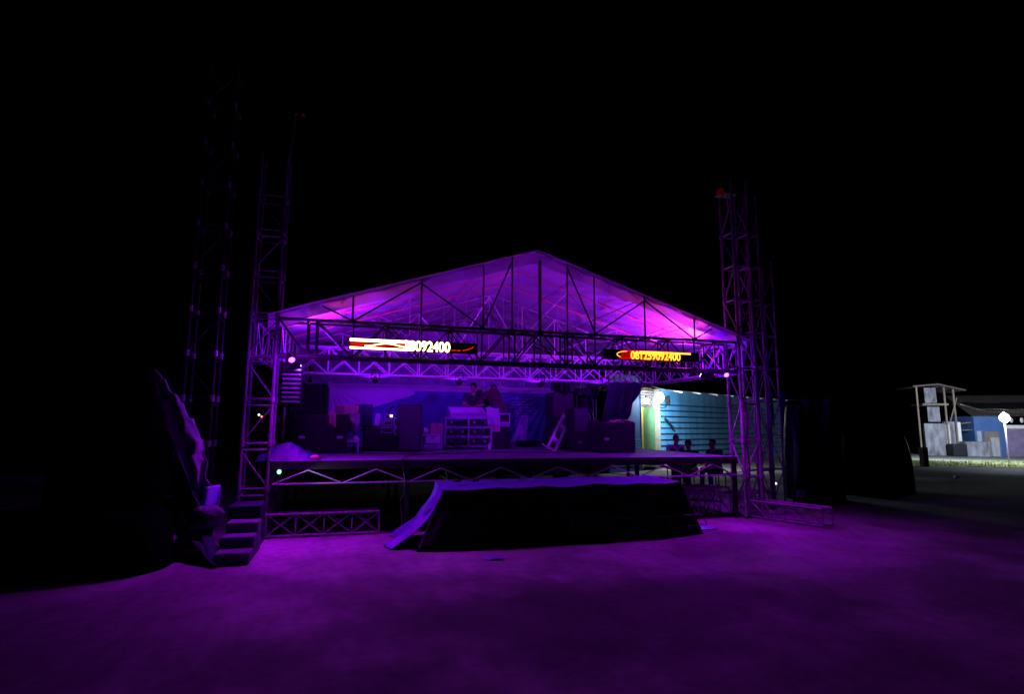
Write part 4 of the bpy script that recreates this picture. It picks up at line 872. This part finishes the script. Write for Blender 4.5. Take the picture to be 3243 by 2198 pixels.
# ------------------------------------------------------------------ blue house on the right
WD = V((.904,.427,0)).normalized(); WN = V((WD.y,-WD.x,0)); W0 = V((18.28,13.61,0)); UP = V((0,0,1))
W0 = W0 - WD*((W0-at(2083,1470,pl=(W0,WN))).dot(WD))       # origin: left end of the boarded wall
W0.z = 0
def wp(px_, py_, off=0): return at(px_, py_, pl=(W0+WN*off, WN))
def wl(s, z, off=0): return W0 + WD*s + WN*off + UP*z
hs = thing('blue_house', 'blue boarded house with a green door and lamp behind the stage', 'house', W0)
def wbox(mb, s0, s1, z0, z1, o0, o1):
    P = [wl(s0,z0,o0), wl(s1,z0,o0), wl(s1,z0,o1), wl(s0,z0,o1)]; return mb.prism(P, UP*(z1-z0))
Lw = 11.5; top = 3.0
bd = MB(); 
z = .25; n = 0
while z < 2.62:
    P = [wl(.12,z,.055), wl(.12,z,.0), wl(.12,z+.178,.0), wl(.12,z+.178,.02)]; bd.prism(P, WD*(Lw-.12)); z += .232
wbox(bd, .12, Lw, 2.60, 3.2, .0, .03)
build(bd, 'boards', mat('boards_blue_stained', (.065,.24,.5), .6, 0, (.035,.15,.34), 2.2, .3, 14, stretch=(1.6,1.6,.35)), hs)
build(wbox(MB(), 0.12, Lw, 0, 3.2, -.15, -.003), 'wall', mat('dark_blue_batten', (.01,.03,.12), .7), hs)
build(wbox(MB(), -.0, .115, 0, 3.15, -.15, .1), 'corner_post', M['concrete'], hs)
build(wbox(MB(), .12, Lw, 0, .245, .0, .12), 'plinth', M['concrete'], hs)
# alcove to the left with door and louvre
sdoor = lambda px_: (wp(px_,1350)-W0).dot(WD)
d0, d1, y0_, l0 = sdoor(2038), sdoor(2075), sdoor(2030), sdoor(1930)
dr = build(wbox(MB(), d0, -.02, .1, 2.42, -.12, -.06), 'door', M['green'], hs)
build(wbox(MB(), d0+.08, -.1, 1.35, 2.3, -.059, -.05).add([], []), 'door_panel', M['green'], dr); build(wbox(MB(), d0+.08, -.1, .2, 1.2, -.059, -.05), 'door_panel', M['green'], dr)
build(wbox(MB(), y0_, d0-.004, .1, 2.42, -.12, .0), 'door_frame', M['yellow'], hs)
lv = MB()
for k in range(6): z = 2.5+.1*k; lv.prism([wl(y0_,z,-.1), wl(y0_,z+.05,-.02), wl(y0_,z+.065,-.02), wl(y0_,z+.015,-.1)], WD*(-.02-y0_))
build(lv, 'louvre', M['plank'], hs); build(wbox(MB(), y0_, -.0, 2.44, 3.2, -.2, -.15), 'louvre_back', M['wood'], hs)
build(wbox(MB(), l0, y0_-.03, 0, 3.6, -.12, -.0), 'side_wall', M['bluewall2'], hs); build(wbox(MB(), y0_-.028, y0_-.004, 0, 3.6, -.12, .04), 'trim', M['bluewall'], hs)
sl = MB()
for k in range(9): wbox(sl, l0+.0, y0_-.035, .35+.1*k, .42+.1*k, .003, .02)
build(sl, 'ribbed_panel', M['bluewall'], hs)
# roof: corrugated, rising behind
def rf(u, v):
    s = -.5+(Lw+.8)*u; o_ = .75-3.2*v; return wl(s, 3.08+.55*v*3.2*.5+.018*sin(s*60), o_)
build(MB().sheet(rf, 400, 6, .01), 'roof', M['roof'], hs); 
for k in range(8):
    s = .75+1.35*k; r1 = MB(); r1.prism([wl(s,3.0,.72), wl(s,3.05,.72), wl(s,3.3,-.1), wl(s,3.2,-.1)], WD*.07); build(r1, 'rafter_end', M['white'], hs)
# lamps of the house
p = wp(2088,1258,.62)
t = thing('house_lamp', 'glaring white lamp on a bracket above the corner of the blue house', 'lamp', p)
build(MB().ball(p, (.17,.17,.2), 18), 'bulb', M['bulb'], t, smooth=True)
build(MB().path([p+V((0,0,.16)), p+V((0,0,.2)), wl(.2,p.z+.2,.03)], .02), 'bracket', M['blacksteel'], t); build(MB().tube(p+V((0,0,.12)), p+V((0,0,.2)), .1, .04, n=14), 'shade', M['blacksteel'], t)
lamp('SPOT', p+WN*.2+V((0,0,-.1)), (.85,1,.97), 620, t, aim=wl(4.2,1.1,-.1), size=.12, angle=140, blend=.6); lamp('POINT', p+WN*.2+V((0,0,-.1)), (.85,1,.97), 48, t, size=.12)
p2 = wp(2047,1270,.15); t = thing('door_lamp', 'smaller round lamp above the green door', 'lamp', p2)
build(MB().ball(p2, (.1,.1,.11), 16), 'bulb', M['bulb2'], t, smooth=True); build(MB().tube(p2+V((0,0,.1)), p2+V((0,0,.2)), .04), 'holder', M['blacksteel'], t); lamp('POINT', p2+WN*.15-V((0,0,.12)), (1,.96,.85), 9, t, size=.1)
p = wp(2112,1268,.1); t = thing('junction_box', 'small meter box with a looped cable right of the house lamp', 'junction box', p)
build(MB().box(p+V((-.05,-.05,-.16)), p+V((.07,.05,.16))), 'box_body', M['blacksteel'], t); pts = [wp(2110-14+16*cos(a_), 1282+10*sin(a_), .06) for a_ in [PI*k/10 for k in range(11)]]; build(MB().path(pts, .014), 'cable_loop', M['blacksteel'], t)
o = build(MB().tube(wp(2106,1325,.10), wp(2132,1356,.10), .05, n=6), 'shadow_bar', M['blacksteel'], loc=wp(2106,1325,.1)); tag(o, 'short dark bar standing for a slanting shadow on the blue boards', 'plank')  # dark bar added in place of the slanting shadow on the boards
# light concrete apron and two thin posts
ap = MB().prism([wl(-3,0,.12), wl(Lw,0,.12), wl(Lw,0,2.6), wl(-3,0,2.6)], UP*.03); o = build(ap, 'pavement', M['concrete'], loc=wl(0,0,1)); tag(o, None, None, kind='structure')
for k, px_ in enumerate((2452, 2490)):
    a_ = at(px_,1500,D=17); o = build(MB().box((a_.x-.09,a_.y-.03,1.7), (a_.x+.09,a_.y+.03,2.75)), 'hoarding_panel', M['bluewall'], loc=(a_.x,a_.y,0)); build(MB().tube((a_.x,a_.y+.05,0), (a_.x,a_.y+.05,2.7), .02), 'post', M['blacksteel'], o); tag(o, 'narrow blue upright panel in the dark right of the tower, %s' % ('left','right')[k]+' one', 'panel')

# ------------------------------------------------------------------ far huts across the road
FD = 35.0; FO = at(3100,1444,D=FD); FO.z = 0; FR_ = V((cos(YAW+.25), -sin(YAW+.25), 0)); FN = V((-FR_.y*-1, FR_.x*-1, 0)); FN = V((FR_.y, -FR_.x, 0))   # FN faces the viewer
def fp(px_, py_, off=0): return at(px_, py_, pl=(FO+FN*off, FN))
def fs(px_): return (fp(px_,1400)-FO).dot(FR_)
def fz(py_, px_=3050): return fp(px_,py_).z
def fl_(s, z, off=0): return FO + FR_*s + FN*off + UP*z
def fbox(mb, xa, xb, ya, yb, o0, o1):
    s0, s1, z0, z1 = fs(xa), fs(xb), max(.003, fz(yb)), fz(ya)
    if z0 < .15: z0 = .003
    return mb.prism([fl_(s0,z0,o0), fl_(s1,z0,o0), fl_(s1,z0,o1), fl_(s0,z0,o1)], UP*(z1-z0))
h2 = thing('roadside_hut', 'small blue hut with a pale double door under a lit awning, far right', 'hut', FO)
build(fbox(MB(), 3090, 3186, 1318, 1444, -3, 0), 'wall', M['bluewall2'], h2); build(fbox(MB(), 3194, 3400, 1358, 1468, -3, -.2), 'side_wall', M['purplewall'], h2)
build(fbox(MB(), 3190, 3400, 1346, 1357, -.1, .05), 'lintel', M['white'], h2)
dr = build(fbox(MB(), 3117, 3166, 1367, 1444, .003, .05), 'door', M['wood'], h2); build(fbox(MB(), 3137, 3163, 1385, 1440, .051, .07), 'door_leaf', M['plank'], dr)
build(fbox(MB(), 3096, 3110, 1365, 1398, .003, .04), 'shutter', M['plank'], h2)
ea = at(3104,1296,D=27.6); se = (ea-FO).dot(FR_); oe = (ea-FO).dot(FN)
def hr(u, v): s = se+7*u; return fl_(s, ea.z+v*.4+.02*sin(s*45)+.06*noise.noise(V((s,v*3,0))), oe-2.3*v)
build(MB().sheet(hr, 260, 8, .015), 'awning_roof', M['plank'], h2)
for k in range(6):
    s0 = se+.15+k*1.1; r1 = MB(); r1.prism([fl_(s0, ea.z-.12, oe-.05), fl_(s0+.08, ea.z-.12, oe-.05), fl_(s0+.08, ea.z+.3, oe-2.2), fl_(s0, ea.z+.3, oe-2.2)], UP*.07); build(r1, 'rafter', M['white'], h2)
def hr2(u, v): s = fs(3070)+6*u; return fl_(s, fz(1318)+.02*sin(s*38)+v*1.4, .6-3.2*v)
build(MB().sheet(hr2, 120, 6, .015), 'main_roof', M['roof'], h2)
build(MB().prism([fl_(se-.1, ea.z-.16, oe), fl_(se+7, ea.z-.16, oe), fl_(se+7, ea.z-.16, oe-.06), fl_(se-.1, ea.z-.16, oe-.06)], UP*.12), 'fascia', M['plank'], h2)
p = at(3181,1324,D=28); t = thing('street_lamp', 'glaring white bulb on a thin pole before the far hut', 'lamp', p)
build(MB().ball(p, (.2,.2,.22), 18), 'bulb', M['bulb'], t, smooth=True); build(MB().tube((p.x+.12,p.y+.1,.003), (p.x+.12,p.y+.1,p.z+.3), .035), 'pole', M['purplewall'], t)
lamp('SPOT', p+FN*.3-V((0,0,.1)), (.72,.82,1), 500, t, aim=p+FN*.3-V((0,0,2)), size=.1, angle=156, blend=.06); lamp('SPOT', p+V((0,0,.3)), (.72,.82,1), 4600, t, aim=fl_(fs(3080),1.5), size=.1, angle=160, blend=.2); lamp('POINT', p-V((0,0,.3)), (.72,.82,1), 110, t, size=.1)
for k, px_ in enumerate((3203, 3236)):
    p = fp(px_, 1331, .2); o = build(MB().ball(p, (.13,.06,.16)), 'hanging_bag', M['white'], loc=p, smooth=True); tag(o, 'small white bag hanging under the awning, %s' % ('left','right')[k]+' of the two', 'bag', 'bags under the awning')
h3 = thing('watch_shed', 'open two-storey wooden shed with pale panels, left of the far hut', 'shed', fl_(fs(2985),0))
build(fbox(MB(), 2932, 2996, 1342, 1442, -.3, 0), 'lower_wall', M['shed'], h3); build(fbox(MB(), 2997, 3048, 1336, 1408, -.3, -.05), 'boarding', M['shed'], h3)
for xa, xb, ya, yb in ((2999,3011,1345,1406),(3034,3047,1338,1400)): build(fbox(MB(), xa, xb, ya, yb, -.045, .03), 'white_board', M['white'], h3)
for xa, ya, yb in ((2914,1222,1442),(3002,1218,1440),(3031,1228,1440)): build(fbox(MB(), xa-2, xa+3, ya, yb, .04, .14), 'post', M['wood'], h3)
build(fbox(MB(), 2952, 2990, 1226, 1275, -.5, -.45), 'sheet_panel', M['shed'], h3); build(fbox(MB(), 2957, 2996, 1288, 1336, -.5, -.45), 'sheet_panel', M['shed'], h3)
build(fbox(MB(), 2930, 3012, 1278, 1284, -1.6, .15), 'floor', M['wood'], h3)
build(MB().prism([fl_(fs(2895),fz(1222),.6), fl_(fs(2975),fz(1216),.6), fl_(fs(3060),fz(1236),.6), fl_(fs(3060),fz(1236)-.07,.6), fl_(fs(2975),fz(1216)-.07,.6), fl_(fs(2895),fz(1222)-.07,.6)], -FN*3), 'roof', M['roof'], h3)
for a_, c_ in (((3030,1260),(3010,1335)),((3045,1342),(3075,1338)),((3048,1363),(3078,1362))): build(MB().tube(fp(*a_,.1), fp(*c_,.1), .035), 'brace', M['wood'], h3)
o = bevel(build(fbox(MB(), 2992, 3036, 1406, 1441, .2, 1.0), 'black_chest', M['black'], loc=fl_(fs(3010),0,.5)), .05); tag(o, 'black chest standing before the far shed', 'chest')
o = bevel(build(fbox(MB(), 3034, 3110, 1398, 1441, .15, .9), 'grey_bin', M['shed'], loc=fl_(fs(3070),0,.5)), .04); tag(o, 'long grey bin between the shed and the blue hut', 'bin')
a_ = at(2928,1470,D=25); o = build(MB().box((a_.x-.14,a_.y-.1,0), (a_.x+.14,a_.y+.1,.85)), 'bollard', M['blacksteel'], loc=(a_.x,a_.y,0)); tag(o, 'dark stump at the left end of the lit grass verge', 'stump')
# ground strips across there: pale yard, grass verge, road
def strip_(name, d0, d1, z, m_, kind, lb=None, cat=None, s0=-14, s1=40):
    P = [fl_(s0,z,FDn(d0)), fl_(s1,z,FDn(d0)), fl_(s1,z,FDn(d1)), fl_(s0,z,FDn(d1))]
    mb = MB().sheet(lambda u, v: P[0].lerp(P[1],u).lerp(P[3].lerp(P[2],u), v) + UP*(0 if kind != 'stuff' else .05*abs(noise.noise(V((u*60,v*4,0))))+.0) + FN*(.25*noise.noise(V((u*25,v,2)))), 120, 6)
    o = build(mb, name, m_, loc=fl_(0,z,0)); tag(o, lb, cat, kind=kind)
FDn = lambda d: 35.0-d
strip_('yard_pavement', 35.2, 27.5, .006, mat('old_pavement', (.12,.13,.1), .95, 0, (.2,.2,.17), 2, .3, 20), 'structure')
strip_('grass_verge', 27.5, 23.3, .012, M['grass'], 'stuff', 'strip of short yellow-green grass lit before the far huts', 'grass')
strip_('road', 23.0, 16.5, .005, M['road'], 'structure')
gb = MB()
for k in range(5000):
    s = random.uniform(-9, 9); o_ = FDn(random.uniform(23.2, 27.6)); p = fl_(s, .01, o_); h_ = random.uniform(.04,.14); dx = random.uniform(-.04,.04)
    gb.add([p-FR_*.012, p+FR_*.012, p+FR_*dx+UP*h_], [(0,1,2)])
o = build(gb, 'grass_blades', M['grass'], loc=fl_(0,0,9)); tag(o, 'tufts of short grass on the far lit verge', 'grass', kind='stuff')
p = at(3029,1511,Z=.05); o = build(MB().ball(p, (.12,.06,.05)), 'white_stone', M['paper'], loc=p, smooth=True); tag(o, 'small white object lying on the road before the huts', 'litter')
# dark mound that hides the left part of the road
c = at(2745,1560,D=15); o = build(pile((c.x,c.y), 1.1, .8, 1.5, 6), 'covered_pile', M['tarp'], loc=(c.x,c.y,0), smooth=True); tag(o, 'dark tarpaulin mound left of the far huts', 'covered pile')

# grit on the yard
gv = MB()
for k in range(500):
    x = random.uniform(-3, 11); y = random.uniform(-6.5, -1.9); q_ = random.uniform(.003, .008)*(1 if random.random() < .95 else 1.9)
    a0 = random.random()*6.28; vs = [(x+q_*cos(a0+i*PI*.4)*random.uniform(.7,1.2), y+q_*sin(a0+i*PI*.4)*random.uniform(.7,1.2), .001) for i in range(5)]
    gv.add(vs+[(x,y,q_*.9)], [(0,1,5),(1,2,5),(2,3,5),(3,4,5),(4,0,5)])
o = build(gv, 'gravel', M['concrete'], loc=(0,-3,0)); tag(o, 'scattered grit and small stones on the yard before the stage', 'gravel', kind='stuff')

def cable(name, label, pts, r_=.01, m_='blacksteel'):
    P = []
    for a, c in zip(pts, pts[1:]):
        a, c = V(a), V(c)
        for k in range(6): f = k/6; P.append(a.lerp(c, f)+V((.04*sin(f*PI+a.x*3), .05*sin(f*2*PI+a.y), 0)))
    P.append(V(pts[-1])); o = build(MB().path(P, r_, 5), name, M[m_], loc=pts[0]); tag(o, label, 'cable', 'loose cables')
cable('stage_cable', 'dark cable snaking along the deck in front of the equipment rack', [(1.2,2.0,DZ+.012),(2.6,1.5,DZ+.012),(3.9,2.2,DZ+.012),(5.0,1.7,DZ+.012),(6.1,2.4,DZ+.012)])
cable('stage_cable', 'cable trailing over the front deck edge near the middle and down to the ground', [(3.2,2.4,DZ+.012),(2.05,.8,DZ+.012),(1.95,-.03,DZ+.015),(1.94,-.06,.5),(1.9,-.08,.012)])
cable('power_cable', 'cable hanging from the right end of the front truss down the corner tower', [(8.2,-.03,2.7),(8.3,-.06,1.6),(8.24,-.07,.6),(8.1,-.2,.012)])
cable('power_cable', 'cable hanging slack under the front truss between the two signs', [(3.5,-.04,2.75),(4.3,-.05,2.62),(5.2,-.05,2.66),(6.1,-.05,2.76)], .008)
